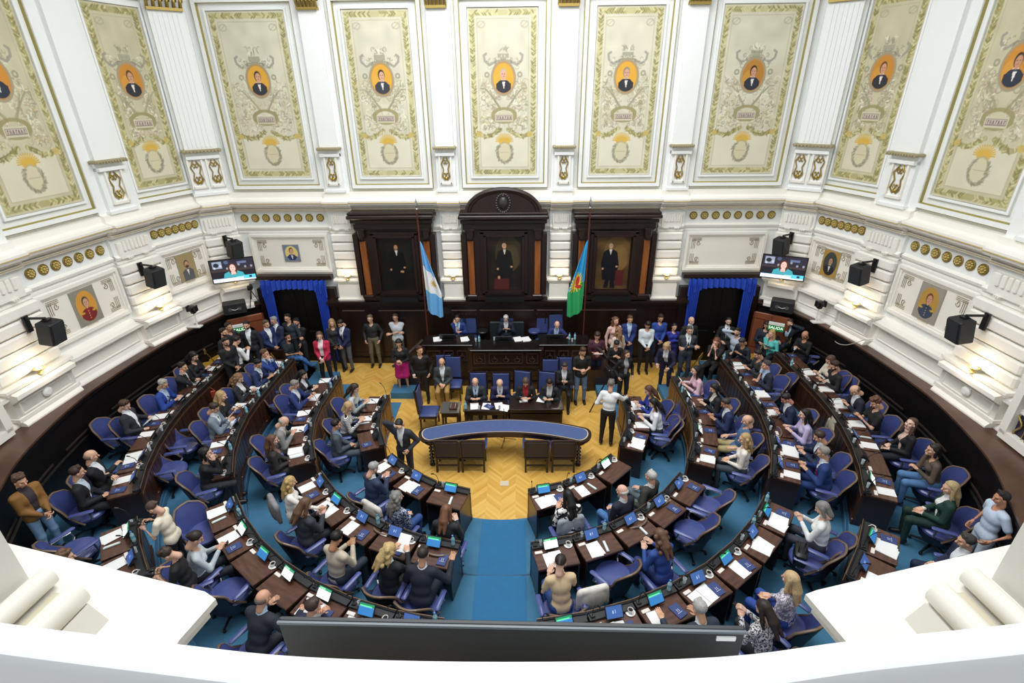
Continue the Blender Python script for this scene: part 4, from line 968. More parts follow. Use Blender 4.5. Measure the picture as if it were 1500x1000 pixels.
# black bag and blue cap on that chair
x, y = uz(1172, 812, 1.0)
b = thing('handbag', 'black leather handbag on the blue chair in the right third row', 'bag', (x, y, .86), face(x, y)+.3); m = MB(); m.box((0, 0, .14), (.36, .18, .28), bev=.03, taper=.9); m.build('body', M_BLACK, b, smooth=True)
m = MB()
for s in (-1, 1): m.tube([(-.1, s*.05, .27), (-.08, s*.06, .37), (.08, s*.06, .37), (.1, s*.05, .27)], .01, 6)
m.build('strap', M_BLACK, b)
x, y = uz(305, 570, .34+.8); b = thing('shoulder_bag', 'red leather bag hung on the chair behind the blonde woman in black', 'bag', (x, y, .34+.5), .4); m = MB(); m.box((0, 0, .14), (.3, .1, .26), bev=.04); m.build('body', mat('a2402c', .45), b, smooth=True); m = MB(); m.tube([(-.12, 0, .25), (0, 0, .42), (.12, 0, .25)], .012, 6); m.build('strap', mat('a2402c', .45), b)

# ================================================================ folding chairs
fc = thing('folding_chair', '', 'chair'); m = MB(); m.box((0, 0, .45), (.42, .4, .025), bev=.01); m.build('seat', M_YEL, fc); m = MB(); m.box((0, -.23, .78), (.42, .025, .16), bev=.01); m.build('backrest', M_YEL, fc)
m = MB()
for s in (-1, 1): m.tube([(s*.21, .2, 0), (s*.21, -.1, .55), (s*.21, -.24, .86)], .013, 6); m.tube([(s*.19, -.22, 0), (s*.19, .16, .44)], .013, 6)
m.tube([(-.21, .18, .05), (.21, .18, .05)], .01, 6); m.build('frame', mat('8f7a44', .35, .6), fc)
for px, py, z, rz, lab in ((300, 535, .51, -1.2, 'at the far end of the left outer row behind the woman in black'), (318, 524, .51, -1.2, 'beside the group of dark clothed men on the left'), (368, 512, .34, -1.0, 'behind the man in the white shirt'), (362, 522, .34, -1.0, 'in front of the small dark partition on the left'),
        (400, 526, .34, -.9, 'behind the man in the blue suit with hands at his mouth'), (414, 533, .34, -.9, 'at the end of the left third row desks'), (408, 520, .34, -.9, 'left of the seated man in jeans'),
        (1012, 535, .17, 1.0, 'beside the woman in the black dress on the right'), (1070, 520, .34, 1.0, 'under the leaning man in the dark jacket'), (1100, 522, .34, 1.0, 'behind the woman in turquoise, nearer one'), (1143, 508, .51, 1.0, 'between the woman in turquoise and the man with the black beard'), (1155, 500, .51, 1.0, 'under the suited man touching his forehead')):
    x, y = uz(px, py, z+.45); place(fc, USED, 'wooden folding chair '+lab, (x, y, z), rz, 'yellow wooden folding chairs')
# dark partitions at the left and right back
for px, py, w, rz, lab in ((368, 500, 1.1, -.15, 'behind the men by the left doorway'), (398, 512, .75, -.15, 'beside the seated man in jeans')):
    x, y = uz(px, py, .34+.95); o = MB(); o.box((0, 0, .48), (w, .05, .95), bev=.01); o.box((0, 0, .96), (w+.04, .08, .03)); tag(o.build('partition', M_DARK, None, (x, y, .34), rz), 'low dark wooden partition '+lab, 'partition', 'low partitions')
# blue steps at the back left
for s, sd in ((-1, 'left'), (1, 'right')):
    m = MB(); m.box((s*5.75, 13.65, .085), (1.0, .75, .17)); m.box((s*6.5, 13.95, .17), (.9, .9, .34)); o = m.build('floor_step_%s' % sd, M_CARPET); o['kind'] = 'structure'

# ================================================================ presidency dais
root = thing('presidency_dais', 'long carved dark wood presidency desk below the portraits', 'dais', (0, 13.5, 0))
m = MB(); m.box((0, .1, .62), (2.0, .5, 1.24)); m.box((0, -.17, .1), (2.2, .2, .2)); m.box((0, -.12, .32), (2.1, .1, .12)); m.box((0, -.17, .55), (2.05, .06, .04)); m.box((0, -.17, .70), (2.05, .06, .04))
for s in (-1, 1): m.box((s*1.7, .28, .66), (1.45, .5, 1.32)); m.box((s*1.7, .0, .1), (1.5, .12, .2)); m.box((s*2.42, .0, .66), (.1, .8, 1.3)); m.box((s*1.04, -.05, .66), (.12, .34, 1.28))
m.build('carcass', M_DARK, root)
m = MB(); m.box((0, .12, 1.27), (2.1, .72, .05), bev=.01)
for s in (-1, 1): m.box((s*1.72, .32, 1.34), (1.5, .72, .05), bev=.01)
m.build('worktop', mat('1a1413', .22, coat=.4), root)
m = MB()
for x0, x1, y in ((-.95, -.6, -.16), (-.5, .5, -.16), (.6, .95, -.16), (-2.35, -1.95, .02), (-1.85, -1.55, .02), (-1.45, -1.15, .02), (1.15, 1.45, .02), (1.55, 1.85, .02), (1.95, 2.35, .02)):
    frame_on(m, Vector((0, y)), Vector((1, y)), Vector((0, -1)), x0, x1, .82, 1.16, 0, .025, .02)
    xc = (x0+x1)/2; n = max(1, int((x1-x0)/.3))
    for q in range(n):
        cx = x0+(q+.5)*(x1-x0)/n
        for s in (-1, 1): m.tube([(cx+s*(.02+.08*math.sin(v*.5)*(1-v/14)), y-.02, .88+.02*v) for v in range(11)], .012, 5)
        m.lathe([(.03, 0), (0, .03)], 8, mtx=Matrix.Translation((cx, y, .98)) @ Matrix.Rotation(PI/2, 4, 'X'))
m.build('carved_panel', mat('46362f', .32), root)
m = MB(); m.box((0, .95, .25), (5.2, 1.5, .5)); o = m.build('platform', M_DARK2, root)
for s in (-1, 1):
    m = MB(); m.tube([(s*2.45, .05, 1.5), (s*2.9, -.35, 1.15), (s*3.25, -.6, .95)], .04, 6); m.box((s*2.85, -.0, .35), (.75, .7, .7)); m.build('stair_rail', M_DARK, root)
    m = MB(); m.box((s*3.0, -.55, .1), (.7, .5, .2)); m.build('stair_step', M_CARPET, root)
def tallchair(nm):
    c = thing('high_back_chair', '', 'chair'); m = MB(); m.box((0, 0, .46), (.5, .48, .09), bev=.03); m.build('seat', M_BLUEV, c, smooth=True)
    m = MB(); m.box((0, -.24, .88), (.46, .07, .66), bev=.03, rx=.08); m.build('backrest', M_BLUEV, c, smooth=True)
    m = MB()
    for x in (-.22, .22):
        m.box((x, .2, .21), (.045, .045, .42)); m.box((x, -.2, .21), (.045, .045, .42)); m.box((x*1.09, -.25, .88), (.04, .06, .7), rx=.08)
    m.box((0, 0, .4), (.5, .48, .05)); m.build('frame', M_DARK, c)
    m = MB()
    for x in (-.2, 0, .2): m.lathe([(.012, 0), (0, .012)], 6, c=(x, -.2, 1.22))
    m.build('studs', M_BRASS, c); return c
tc = tallchair('x'); U2 = USED
for x, y, z, rz, lab in ((-1.2, 14.75, .5, PI, 'beside the man in the blue suit on the dais'), (1.15, 14.75, .5, PI, 'behind the bald man on the dais'), (-1.52, 12.78, 0, PI, 'beside the seated man in the grey blazer'), (1.28, 12.62, 0, PI, 'beside the seated man in the dark suit'),
        (-1.98, 11.35, 0, -PI/2, 'facing the small side table'), (-.72, 11.85, 0, PI, 'of the balding man at the clerks table'), (-.1, 11.82, 0, PI, 'of the man in the blue suit at the clerks table'), (.42, 11.95, 0, PI-.25, 'of the woman at the clerks table'), (1.1, 11.9, 0, PI-.2, 'of the dark-haired clerk at the table end'), (-1.8, 12.9, 0, PI, 'under the seated man in the grey blazer'), (1.68, 12.75, 0, PI, 'under the seated man in the dark suit'),
        (-1.5, 14.75, .5, PI, 'under the man in the blue suit on the dais'), (0, 14.75, .5, PI, 'of the presiding white-haired man'), (1.6, 14.7, .5, PI+.2, 'under the bald man leaning right on the dais')):
    place(tc, U2, 'blue leather high-back chair '+lab, (x, y, z), rz, 'blue high-back chairs')
o = MB(); o.box((0, 0, .5), (1.1, .1, 1.0), bev=.02); tag(o.build('presidency_screen', mat('1f2a2c', .5), None, (.0, 14.88, .5)), 'dark green-black panel behind the presiding chair', 'panel')
for x, lab in ((-.78, 'left'), (.86, 'right')):
    t = thing('stool', 'round dark stool on the dais to the %s of the presiding chair' % lab, 'stool', (x, 14.75, .5), 0, 'stools on the dais'); m = MB(); m.lathe([(0, .68), (.17, .68), (.19, .7), (.19, .74), (.17, .76), (0, .76)], 18); m.build('seat', M_BLUEV if x > 0 else M_BLACK, t, smooth=True); m = MB()
    for q in range(4): a = q*PI/2+.8; m.tube([(.1*math.cos(a), .1*math.sin(a), .68), (.18*math.cos(a), .18*math.sin(a), 0)], .014, 6)
    m.build('leg', M_BLACK, t)
def laptop(px, py, z, rz, label):
    x, y = uz(px, py, z); t = thing('dais_monitor', label, 'screen', (x, y, z), rz, 'black monitors on the dais'); m = MB(); m.box((0, 0, .1), (.5, .03, .2), bev=.006, rx=.5); m.build('housing', M_BLACK, t); m = MB(); m.box((0, .03, .01), (.3, .2, .02)); m.build('base', M_BLACK, t); return t
laptop(656, 497, 1.38, 0, 'black monitor in front of the man in the blue suit on the dais'); laptop(738, 500, 1.31, 0, 'black monitor in front of the presiding man'); laptop(813, 497, 1.38, 0, 'black monitor in front of the bald man on the dais')
TABLEP = []
def onlay(px, py, z, proto, lab, rz=0, grp=None):
    x, y = uz(px, py, z); o = place(proto, USED, lab, (x, y, z), rz, grp) if proto.type == 'EMPTY' else put1(proto, lab, (x, y, z), rz, grp); return o
for px, py, lab in ((640, 497, 'crumpled white papers at the left end of the dais'), (680, 497, 'white papers right of the first dais monitor'), (758, 497, 'white sheet right of the presiding monitor'), (770, 497, 'second white sheet right of the presiding monitor')): onlay(px, py, 1.37 if px < 700 else 1.30, stk, lab, .2, 'papers on the dais')
for px, py, lab in ((697, 500, 'left glass near the water bottle'), (724, 498, 'centre left glass'), (838, 500, 'right glass on the dais')): onlay(px, py, 1.37 if px > 800 else 1.3, gls, 'drinking glass on the dais, '+lab, 0, 'drinking glasses')
for px, py, lab in ((702, 500, 'small water bottle left of the presiding monitor'), (834, 497, 'small water bottle by the hand of the bald man on the dais'), (842, 497, 'small water bottle at the right end of the dais')): onlay(px, py, 1.37 if px > 800 else 1.3, btl, lab, 0, 'water bottles')
# ---- clerks' tables
def table(x0, x1, y0, y1, h, label, mt, solid=False):
    t = thing('clerks_table', label, 'table', ((x0+x1)/2, (y0+y1)/2, 0), 0, 'clerks tables'); w, d = x1-x0, y1-y0
    m = MB(); m.box((0, 0, h-.02), (w, d, .04), bev=.01); m.build('tabletop', mt, t); m = MB(); m.box((0, 0, h-.1), (w-.06, d-.06, .12))
    if solid: m.box((0, -d/2+.05, h/2-.05), (w-.08, .04, h-.16))
    m.build('apron', M_DARK, t)
    for sx in (-1, 1):
        for sy in (-1, 1): m = MB(); m.lathe([(.035, 0), (.028, .1), (.035, .3), (.03, .5), (.04, h-.14)], 10, c=(sx*(w/2-.06), sy*(d/2-.06), 0)); m.build('leg', M_DARK, t, smooth=True)
TG = mat('261c1b', .16, coat=.5)
table(-1.03, .10, 10.9, 11.38, .78, 'dark clerks table on the left covered with documents', TG); table(.13, 1.53, 10.95, 11.62, .79, 'polished dark clerks table on the right with a large reflection', TG, True)
table(-1.62, -1.12, 10.9, 11.42, .72, 'small dark side table with a black device beside the clerks table', mat('4a463f', .2, coat=.4))
t = thing('recorder', 'black tape recorder on the small side table', 'device', (-1.3, 11.15, .72), 0); m = MB(); m.box((0, 0, .03), (.2, .26, .06), bev=.01); m.build('body', mat('4a2c24', .4), t); m = MB(); m.box((-.06, 0, .065), (.012, .22, .01)); m.box((.06, 0, .065), (.012, .22, .01)); m.build('keys', M_CHROME, t)
for x, y, rz, lab in ((-.75, 11.1, .1, 'under the hands of the balding clerk'), (-.45, 11.1, -.1, 'between the two suited clerks'), (-.12, 11.12, .2, 'before the clerk in the blue suit'), (.04, 11.02, -.3, 'at the right corner of the left clerks table')): put1(ppr, 'white sheet '+lab, (x, y, .783), rz, 'sheets on the clerks tables')
for x, y, rz, lab in ((.5, 11.42, .1, 'held by the woman at the clerks table'), (.98, 11.42, -.3, 'under the hand of the clerk at the table end')): put1(ppr, 'white sheet '+lab, (x, y, .793), rz, 'sheets on the clerks tables')
place(btl, USED, 'water bottle at the left edge of the clerks table', (-.97, 11.0, .78), 0, 'water bottles'); put1(gls, 'glass in front of the balding clerk', (-.62, 10.97, .78), 0, 'drinking glasses'); put1(gls, 'glass in front of the clerk in the blue suit', (-.1, 10.97, .78), 0, 'drinking glasses')
place(bk, USED, 'blue folder on the left clerks table', (-.38, 11.08, .785), .9, 'navy booklets')
# ---- big curved table with blue top
root = thing('curved_table', 'large curved table with blue leather top and twisted legs', 'table', (0.06, 0, 0))
def cpts(r, a, cy=5.4, n=30): return [(r*math.sin(-a+2*a*i/n), cy+r*math.cos(-a+2*a*i/n)) for i in range(n+1)]
def band(r0, r1, a, z0, z1, m):
    i, o = cpts(r0, a), cpts(r1, a); rc = (r0+r1)/2; rw = (r1-r0)/2
    def end(sg): 
        ang = sg*a; c = (rc*math.sin(ang), 5.4+rc*math.cos(ang)); u = (math.sin(ang), math.cos(ang)); t = (sg*math.cos(ang), -sg*math.sin(ang))
        return [(c[0]+u[0]*rw*math.cos(q*PI/10)+t[0]*rw*.7*math.sin(q*PI/10), c[1]+u[1]*rw*math.cos(q*PI/10)+t[1]*rw*.7*math.sin(q*PI/10)) for q in range(1, 10)]
    poly = o+end(1)+i[::-1]+end(-1)[::-1]
    m.prism(poly[::-1], z0, z1)
m = MB(); band(4.52, 5.12, .385, .745, .80, m); m.build('table_rim', M_DARK, root); m = MB(); band(4.575, 5.065, .378, .8, .806, m); m.build('border_line', mat('c9b89a', .5), root); m = MB(); band(4.59, 5.05, .375, .8, .809, m); m.build('leather_top', mat('46598a', .6, noise=.1, scale=12), root)
m = MB(); band(4.58, 5.06, .375, .64, .745, m); m.build('apron', M_DARK, root)
for a in (-.37, -.2, .2, .37):
    m = MB(); r = 4.8 if abs(a) > .3 else 4.95; x, y = r*math.sin(a), 5.4+r*math.cos(a)
    if abs(a) > .3: y -= .12
    m.lathe([(.06, 0), (.07, .03), (.05, .06)]+[(.04+.022*math.sin(q*1.57), .08+q*.025) for q in range(20)]+[(.06, .6), (.06, .66)], 12, c=(x, y, 0)); m.build('leg', M_DARK, root, smooth=True)
# armchairs seen from behind
ac = thing('armchair', '', 'chair'); m = MB(); m.box((0, -.22, .66), (.54, .06, .46), bev=.02, rx=.1); m.build('backrest', mat('3a3436', .7), ac, smooth=True); m = MB(); m.box((0, .02, .44), (.54, .46, .09), bev=.03); m.build('seat', M_BLUEV, ac, smooth=True)
m = MB()
for x in (-.25, .25): m.box((x, -.2, .22), (.045, .05, .44), rx=-.1); m.box((x, .2, .22), (.045, .05, .44)); m.box((x*1.1, -.245, .68), (.04, .05, .5), rx=.1)
m.box((0, -.2, .18), (.5, .03, .03)); m.box((0, .0, .38), (.52, .44, .05)); m.box((0, -.24, .9), (.56, .05, .04)); m.build('frame', mat('2c211f', .4), ac)
for s in (-1, 1): m = MB(); m.box((s*.29, .0, .66), (.07, .4, .05), bev=.02); m.build('armrest', M_BLUEV, ac, smooth=True)
for x, lab in ((-1.27, 'first'), (-.67, 'second'), (.8, 'third'), (1.42, 'fourth')): place(ac, USED, 'dark-backed armchair at the curved table, %s from the left' % lab, (x, 9.72+.0, 0), 0, 'armchairs at the curved table')
# microphone stand under the table, floor outlet
t = thing('microphone_stand', 'thin black microphone stand with spread feet behind the curved table', 'stand', (0.02, 10.65, 0)); m = MB(); m.tube([(0, 0, 0), (0, 0, 1.0)], .01, 6); m.build('pole', M_BLACK, t); m = MB()
for q in range(3): a = q*2*PI/3+.3; m.tube([(0, 0, .12), (.3*math.cos(a), .3*math.sin(a), .02)], .008, 5)
m.build('leg', M_BLACK, t)
x, y = uz(739, 708, 0); m = MB(); m.box((0, 0, .005), (.2, .16, .01)); tag(m.build('floor_outlet', mat('d8c9b0', .4), None, (x, y, 0)), 'small square metal outlet plate set in the parquet', 'floor plate')
# ================================================================ smooth bodies: blended solids turned into one surface
def cap(a, b, ra, rb=None): return ('c', np.array(a, float), np.array(b, float), ra, rb if rb is not None else ra)
def ell(c, r, R=None): return ('e', np.array(c, float), np.array(r, float), np.eye(3) if R is None else np.array(R))
def pd(p, X, Y, Z, off=0):
    if p[0] == 'c':
        _, a, b, ra, rb = p; d = b-a; L = d@d+1e-9
        x, y, z = X-a[0], Y-a[1], Z-a[2]; t = np.clip((x*d[0]+y*d[1]+z*d[2])/L, 0, 1)
        return np.sqrt((x-t*d[0])**2+(y-t*d[1])**2+(z-t*d[2])**2)-(ra+(rb-ra)*t)-off
    _, c, r, R = p; r = r+off; x, y, z = X-c[0], Y-c[1], Z-c[2]
    u = (x*R[0, 0]+y*R[1, 0]+z*R[2, 0])/r[0]; v = (x*R[0, 1]+y*R[1, 1]+z*R[2, 1])/r[1]; w = (x*R[0, 2]+y*R[1, 2]+z*R[2, 2])/r[2]
    return (np.sqrt(u*u+v*v+w*w)-1)*r.min()
def pbox(p):
    if p[0] == 'c': r = max(p[3], p[4]); return np.minimum(p[1], p[2])-r, np.maximum(p[1], p[2])+r
    r = p[2].max(); return p[1]-r, p[1]+r
def solid(prims, h, k=.03, off=0, cut=None, add=None):
    lo = np.min([pbox(p)[0] for p in prims], 0)-off-3*h; hi = np.max([pbox(p)[1] for p in prims], 0)+off+3*h
    n = np.ceil((hi-lo)/h).astype(int)+1; ax = [lo[i]+h*np.arange(n[i]) for i in range(3)]
    D = np.full(n, .15, np.float32); mg = off+k+2*h
    for p in prims:
        a, b = pbox(p); s = [slice(max(int((a[i]-mg-lo[i])/h), 0), int((b[i]+mg-lo[i])/h)+2) for i in range(3)]
        X, Y, Z = np.meshgrid(ax[0][s[0]], ax[1][s[1]], ax[2][s[2]], indexing='ij', sparse=True)
        d = pd(p, X, Y, Z, off); g = D[s[0], s[1], s[2]]; e = np.clip(.5+.5*(g-d)/k, 0, 1); D[s[0], s[1], s[2]] = g*(1-e)+d*e-k*e*(1-e)
    if cut is not None:
        X, Y, Z = np.meshgrid(*ax, indexing='ij', sparse=True); D = cut(D, X, Y, Z)
    return nets(D, lo, h)
def nets(D, lo, h):
    ins = D < 0; nx, ny, nz = D.shape
    S = np.zeros((nx-1, ny-1, nz-1, 3), np.float32); N = np.zeros((nx-1, ny-1, nz-1), np.float32); cr = {}
    for ax in range(3):
        sl0 = [slice(None)]*3; sl1 = [slice(None)]*3; sl0[ax] = slice(0, -1); sl1[ax] = slice(1, None)
        a = D[tuple(sl0)]; b = D[tuple(sl1)]; c = (a < 0) != (b < 0); t = np.where(c, a/(a-b+1e-12), 0); cr[ax] = (c, a < 0)
        o = [i for i in range(3) if i != ax]
        for u in (0, 1):
            for v in (0, 1):
                q = [slice(None)]*3; q[o[0]] = slice(u, D.shape[o[0]]-1+u); q[o[1]] = slice(v, D.shape[o[1]]-1+v)
                cc = c[tuple(q)]; tt = t[tuple(q)]; N += cc; S[..., ax] += np.where(cc, tt, 0); S[..., o[0]] += cc*u; S[..., o[1]] += cc*v
    act = N > 0; idx = np.full(act.shape, -1, np.int64); idx[act] = np.arange(act.sum()); I = np.argwhere(act)
    V = lo+h*(I+S[act]/N[act][:, None]); Q = []
    for ax in range(3):
        c, neg = cr[ax]; o = [i for i in range(3) if i != ax]; P = np.argwhere(c); s = neg[c]
        ok = (P[:, o[0]] > 0) & (P[:, o[1]] > 0) & (P[:, o[0]] < D.shape[o[0]]-1) & (P[:, o[1]] < D.shape[o[1]]-1); P = P[ok]; s = s[ok]
        def g(u, v):
            q = P.copy(); q[:, o[0]] -= u; q[:, o[1]] -= v; return idx[q[:, 0], q[:, 1], q[:, 2]]
        q = np.stack([g(1, 1), g(0, 1), g(0, 0), g(1, 0)], 1); fl = (s if ax != 1 else ~s); q[~fl] = q[~fl][:, ::-1]; Q.append(q)
    return V.astype(np.float32), np.concatenate(Q).astype(np.int32)
def qmesh(name, V, Q, mats, mi=None):
    me = bpy.data.meshes.new(name); me.vertices.add(len(V)); me.vertices.foreach_set('co', V.ravel().astype(np.float32)); me.loops.add(Q.size); me.loops.foreach_set('vertex_index', Q.ravel())
    me.polygons.add(len(Q)); me.polygons.foreach_set('loop_start', np.arange(0, Q.size, 4, dtype=np.int32)); me.polygons.foreach_set('loop_total', np.full(len(Q), 4, np.int32))
    me.polygons.foreach_set('use_smooth', np.ones(len(Q), bool))
    for m in mats: me.materials.append(m)
    if mi is not None: me.polygons.foreach_set('material_index', mi.astype(np.int32))
    me.update(calc_edges=True); return me
M_SKIN = mat('d9a788', .5); M_EYE = mat('241a18', .3); M_LIP = mat('a85a50', .5)
# ---- templates
def head_t():
    P = [ell((0, -.012, .03), (.074, .092, .082)), ell((0, .012, -.035), (.058, .066, .075)), cap((-.02, .045, -.085), (.02, .045, -.085), .022), cap((0, .085, .005), (0, .104, -.028), .009, .0155), cap((-.03, .072, .022), (.03, .072, .022), .014),
         ell((-.076, -.005, -.01), (.011, .019, .031)), ell((.076, -.005, -.01), (.011, .019, .031)), cap((-.018, .083, -.058), (.018, .083, -.058), .009), ell((-.04, .055, -.025), (.025, .022, .025)), ell((.04, .055, -.025), (.025, .022, .025)),
         cap((0, -.02, -.05), (0, -.035, -.15), .052, .055)]
    def cut(D, X, Y, Z):
        for s in (-1, 1): D = np.maximum(D, -(np.sqrt(((X-s*.031)/1.4)**2+(Y-.092)**2+(Z-.003)**2)-.010))
        return D
    V, Q = solid(P, .0085, .014, cut=cut); C = V[Q].mean(1); mi = np.zeros(len(Q), int)
    for s in (-1, 1): mi[((C[:, 0]-s*.031)/.0135)**2+((C[:, 2]-.003)/.0065)**2+((C[:, 1]-.08)/.03)**2 < 1] = 1
    mi[((C[:, 0])/.026)**2+((C[:, 2]+.058)/.009)**2 < 1] = np.where(C[((C[:, 0])/.026)**2+((C[:, 2]+.058)/.009)**2 < 1][:, 1] > .06, 2, 0)
    for s in (-1, 1): mi[(np.abs(C[:, 0]-s*.033) < .016) & (np.abs(C[:, 2]-.026) < .0042) & (C[:, 1] > .05)] = 3
    return V, Q, mi
def hand_t(grip):
    P = [cap((-.03, .02, 0), (-.03, .085, 0), .014), cap((-.01, .01, 0), (-.01, .09, 0), .016), cap((.012, .01, 0), (.012, .088, 0), .016), cap((.03, .02, 0), (.03, .08, 0), .014), cap((0, -.03, 0), (0, .02, 0), .024, .026)]
    b = .55 if grip else .22
    for x, L in ((-.034, .058), (-.011, .075), (.012, .08), (.034, .072)):
        y = .088; z = 0; a = b
        for q in (.45, .32, .23):
            l = L*q; y2 = y+l*math.cos(a); z2 = z-l*math.sin(a); P.append(cap((x, y, z), (x*1.05, y2, z2), .0088, .0078)); y, z = y2, z2; a += b*1.3; x *= 1.05
    P += [cap((.03, .015, -.005), (.055, .055, -.018), .014, .011), cap((.055, .055, -.018), (.05, .085, -.034), .011, .009)]
    V, Q = solid(P, .0062, .006); return V, Q
HEAD = head_t(); HANDS = [hand_t(0), hand_t(1)]
HAIRM = {}
def hair_mesh(kind):
    if kind in HAIRM: return HAIRM[kind]
    cp = [ell((0, -.022, .044), (.084, .1, .084))]
    def face(D, X, Y, Z):      # carve the face free
        return np.maximum(D, -np.maximum(np.maximum(.018-Y+.25*np.maximum(Z-.02, 0), Z-.086+.35*np.abs(X)), -(Z+.5)))
    def face2(D, X, Y, Z): return np.maximum(face(D, X, Y, Z), -(Z+.055+.6*(Y+.02)))   # short: nape line
    kw = dict(h=.0095, k=.02)
    if kind == 'short': V, Q = solid(cp+[cap((-.04, .02, .11), (.05, .02, .112), .018)], cut=face2, **kw)
    elif kind == 'tousled': V, Q = solid(cp+[ell((.07*math.sin(i*2.4)*.7, -.01+.06*math.cos(i*2.4), .11+.01*math.sin(i)), (.034, .034, .03)) for i in range(10)], h=.0095, k=.01, cut=face2)
    elif kind == 'fringe':
        V, Q = solid([ell((0, -.024, .0), (.083, .094, .062))], cut=lambda D, X, Y, Z: np.maximum(np.maximum(D, Y-.015), -(Z+.055)), **kw)
    elif kind == 'bob': V, Q = solid(cp+[cap((s*.068, -.03, .03), (s*.075, -.01, -.11), .03, .026) for s in (-1, 1)]+[cap((0, -.07, .03), (0, -.075, -.12), .055, .05)], cut=face, **kw)
    elif kind in ('long', 'wavy', 'curly'):
        P = cp+[cap((s*.068, -.03, .03), (s*.085, .0, -.13), .03, .03) for s in (-1, 1)]+[cap((s*.085, .0, -.13), (s*.10, .045, -.27), .032, .018) for s in (-1, 1)]+[cap((0, -.07, .03), (0, -.1, -.14), .058, .07), cap((-.03, -.1, -.14), (-.04, -.125, -.33), .05, .022), cap((.03, -.1, -.14), (.04, -.125, -.33), .05, .022)]
        if kind != 'long':
            for i in range(26 if kind == 'curly' else 16):
                t = i/(26 if kind == 'curly' else 16); a = i*2.4; R_ = .095; P.append(ell((R_*math.sin(a), -.04+min(R_*math.cos(a), .05)*.7, .06-t*.3), (.036, .034, .04)))
        V, Q = solid(P, h=.0105, k=.018 if kind == 'long' else .008, cut=face)
    elif kind == 'ponytail': V, Q = solid(cp+[cap((0, -.11, .05), (0, -.15, -.02), .03, .035), cap((0, -.15, -.02), (.01, -.13, -.26), .035, .014)], cut=face2, **kw)
    elif kind == 'bun': V, Q = solid(cp+[ell((0, -.115, .07), (.042, .04, .04))], cut=face2, **kw)
    elif kind == 'beard': V, Q = solid([ell((0, .025, -.055), (.064, .062, .056))], h=.009, k=.02, cut=lambda D, X, Y, Z: np.maximum(np.maximum(D, Z+.02-.45*np.abs(X)*2+.0), -(np.sqrt((X/1.6)**2+(Z+.058)**2+(Y-.09)**2)-.016)))
    HAIRM[kind] = (V, Q); return HAIRM[kind]
def v3(*a): return np.array(a, float)
def rotz(a): c, s = math.cos(a), math.sin(a); return np.array([[c, -s, 0], [s, c, 0], [0, 0, 1.]])
def rotx(a): c, s = math.cos(a), math.sin(a); return np.array([[1., 0, 0], [0, c, -s], [0, s, c]])
def roty(a): c, s = math.cos(a), math.sin(a); return np.array([[c, 0, s], [0, 1., 0], [-s, 0, c]])
D2 = math.radians
POSES = {   # lean, side, twist, head yaw, head pitch, R hand, L hand, legs, grip
 'write': (14, 0, 0, 0, 30, (.10, .36, .85), (-.12, .33, .84), 'sit', 0),
 'read': (6, 0, 0, 0, 30, (.12, .38, .92), (-.13, .38, .92), 'sit', 1),
 'lap': (4, 0, 0, 0, 10, (.07, .25, .70), (-.07, .26, .68), 'sit', 0),
 'back': (-10, 0, 0, 0, 4, (.16, .20, .72), (-.30, .10, .74), 'sit', 0),
 'phone': (8, 0, 0, 0, 34, (.06, .34, .90), (-.07, .32, .88), 'sit', 1),
 'chin': (14, 0, 0, 0, 12, (.06, .22, 1.07), (-.12, .32, .84), 'sit', 1),
 'hands_up': (10, 0, 0, 0, 8, (.05, .24, 1.08), (-.06, .25, 1.05), 'sit', 1),
 'crossed': (-2, 0, 0, 0, 12, (-.14, .22, .86), (.12, .24, .83), 'sit', 1),
 'reach': (22, 0, 10, 0, 18, (.34, .48, .88), (-.16, .36, .86), 'sit', 0),
 'down': (24, 0, 0, 0, 46, (.08, .36, .86), (-.12, .35, .85), 'sit', 0),
 'legx': (-4, 0, 0, 0, 14, (.08, .28, .78), (-.10, .28, .74), 'cross', 1),
 'brow': (4, 0, 0, 0, 14, (.12, .16, 1.24), (-.14, .30, .72), 'cross', 1),
 's_clasp': (0, 0, 0, 0, 14, (.04, .20, .98), (-.05, .21, .96), 'stand', 1),
 's_cross': (-2, 0, 0, 0, 10, (-.14, .20, 1.22), (.13, .22, 1.18), 'stand', 1),
 's_down': (0, 0, 0, 0, 6, (.27, .05, .82), (-.27, .05, .82), 'stand', 0),
 's_hip': (0, 0, 0, 0, 8, (.22, .08, .96), (-.23, .08, .96), 'stand', 1),
 's_cam': (8, 0, 0, 0, 26, (.10, .30, 1.28), (-.10, .32, 1.26), 'stand', 1),
 's_phone': (2, 0, 0, 0, 30, (.07, .27, 1.18), (-.06, .26, 1.14), 'stand', 1),
 's_head': (6, 0, 0, 0, 30, (.06, .18, 1.66), (-.18, .16, 1.05), 'stand', 1),
 's_lean': (32, 0, 0, 0, 20, (.15, .52, 1.05), (-.18, .50, 1.0), 'stand', 0),
 's_reach': (6, 0, -8, 0, 14, (.38, .46, 1.12), (-.20, .22, 1.02), 'stand', 0),
 's_stride': (3, 0, 0, 0, 6, (.26, .14, .85), (-.26, -.08, .84), 'stride', 0)}
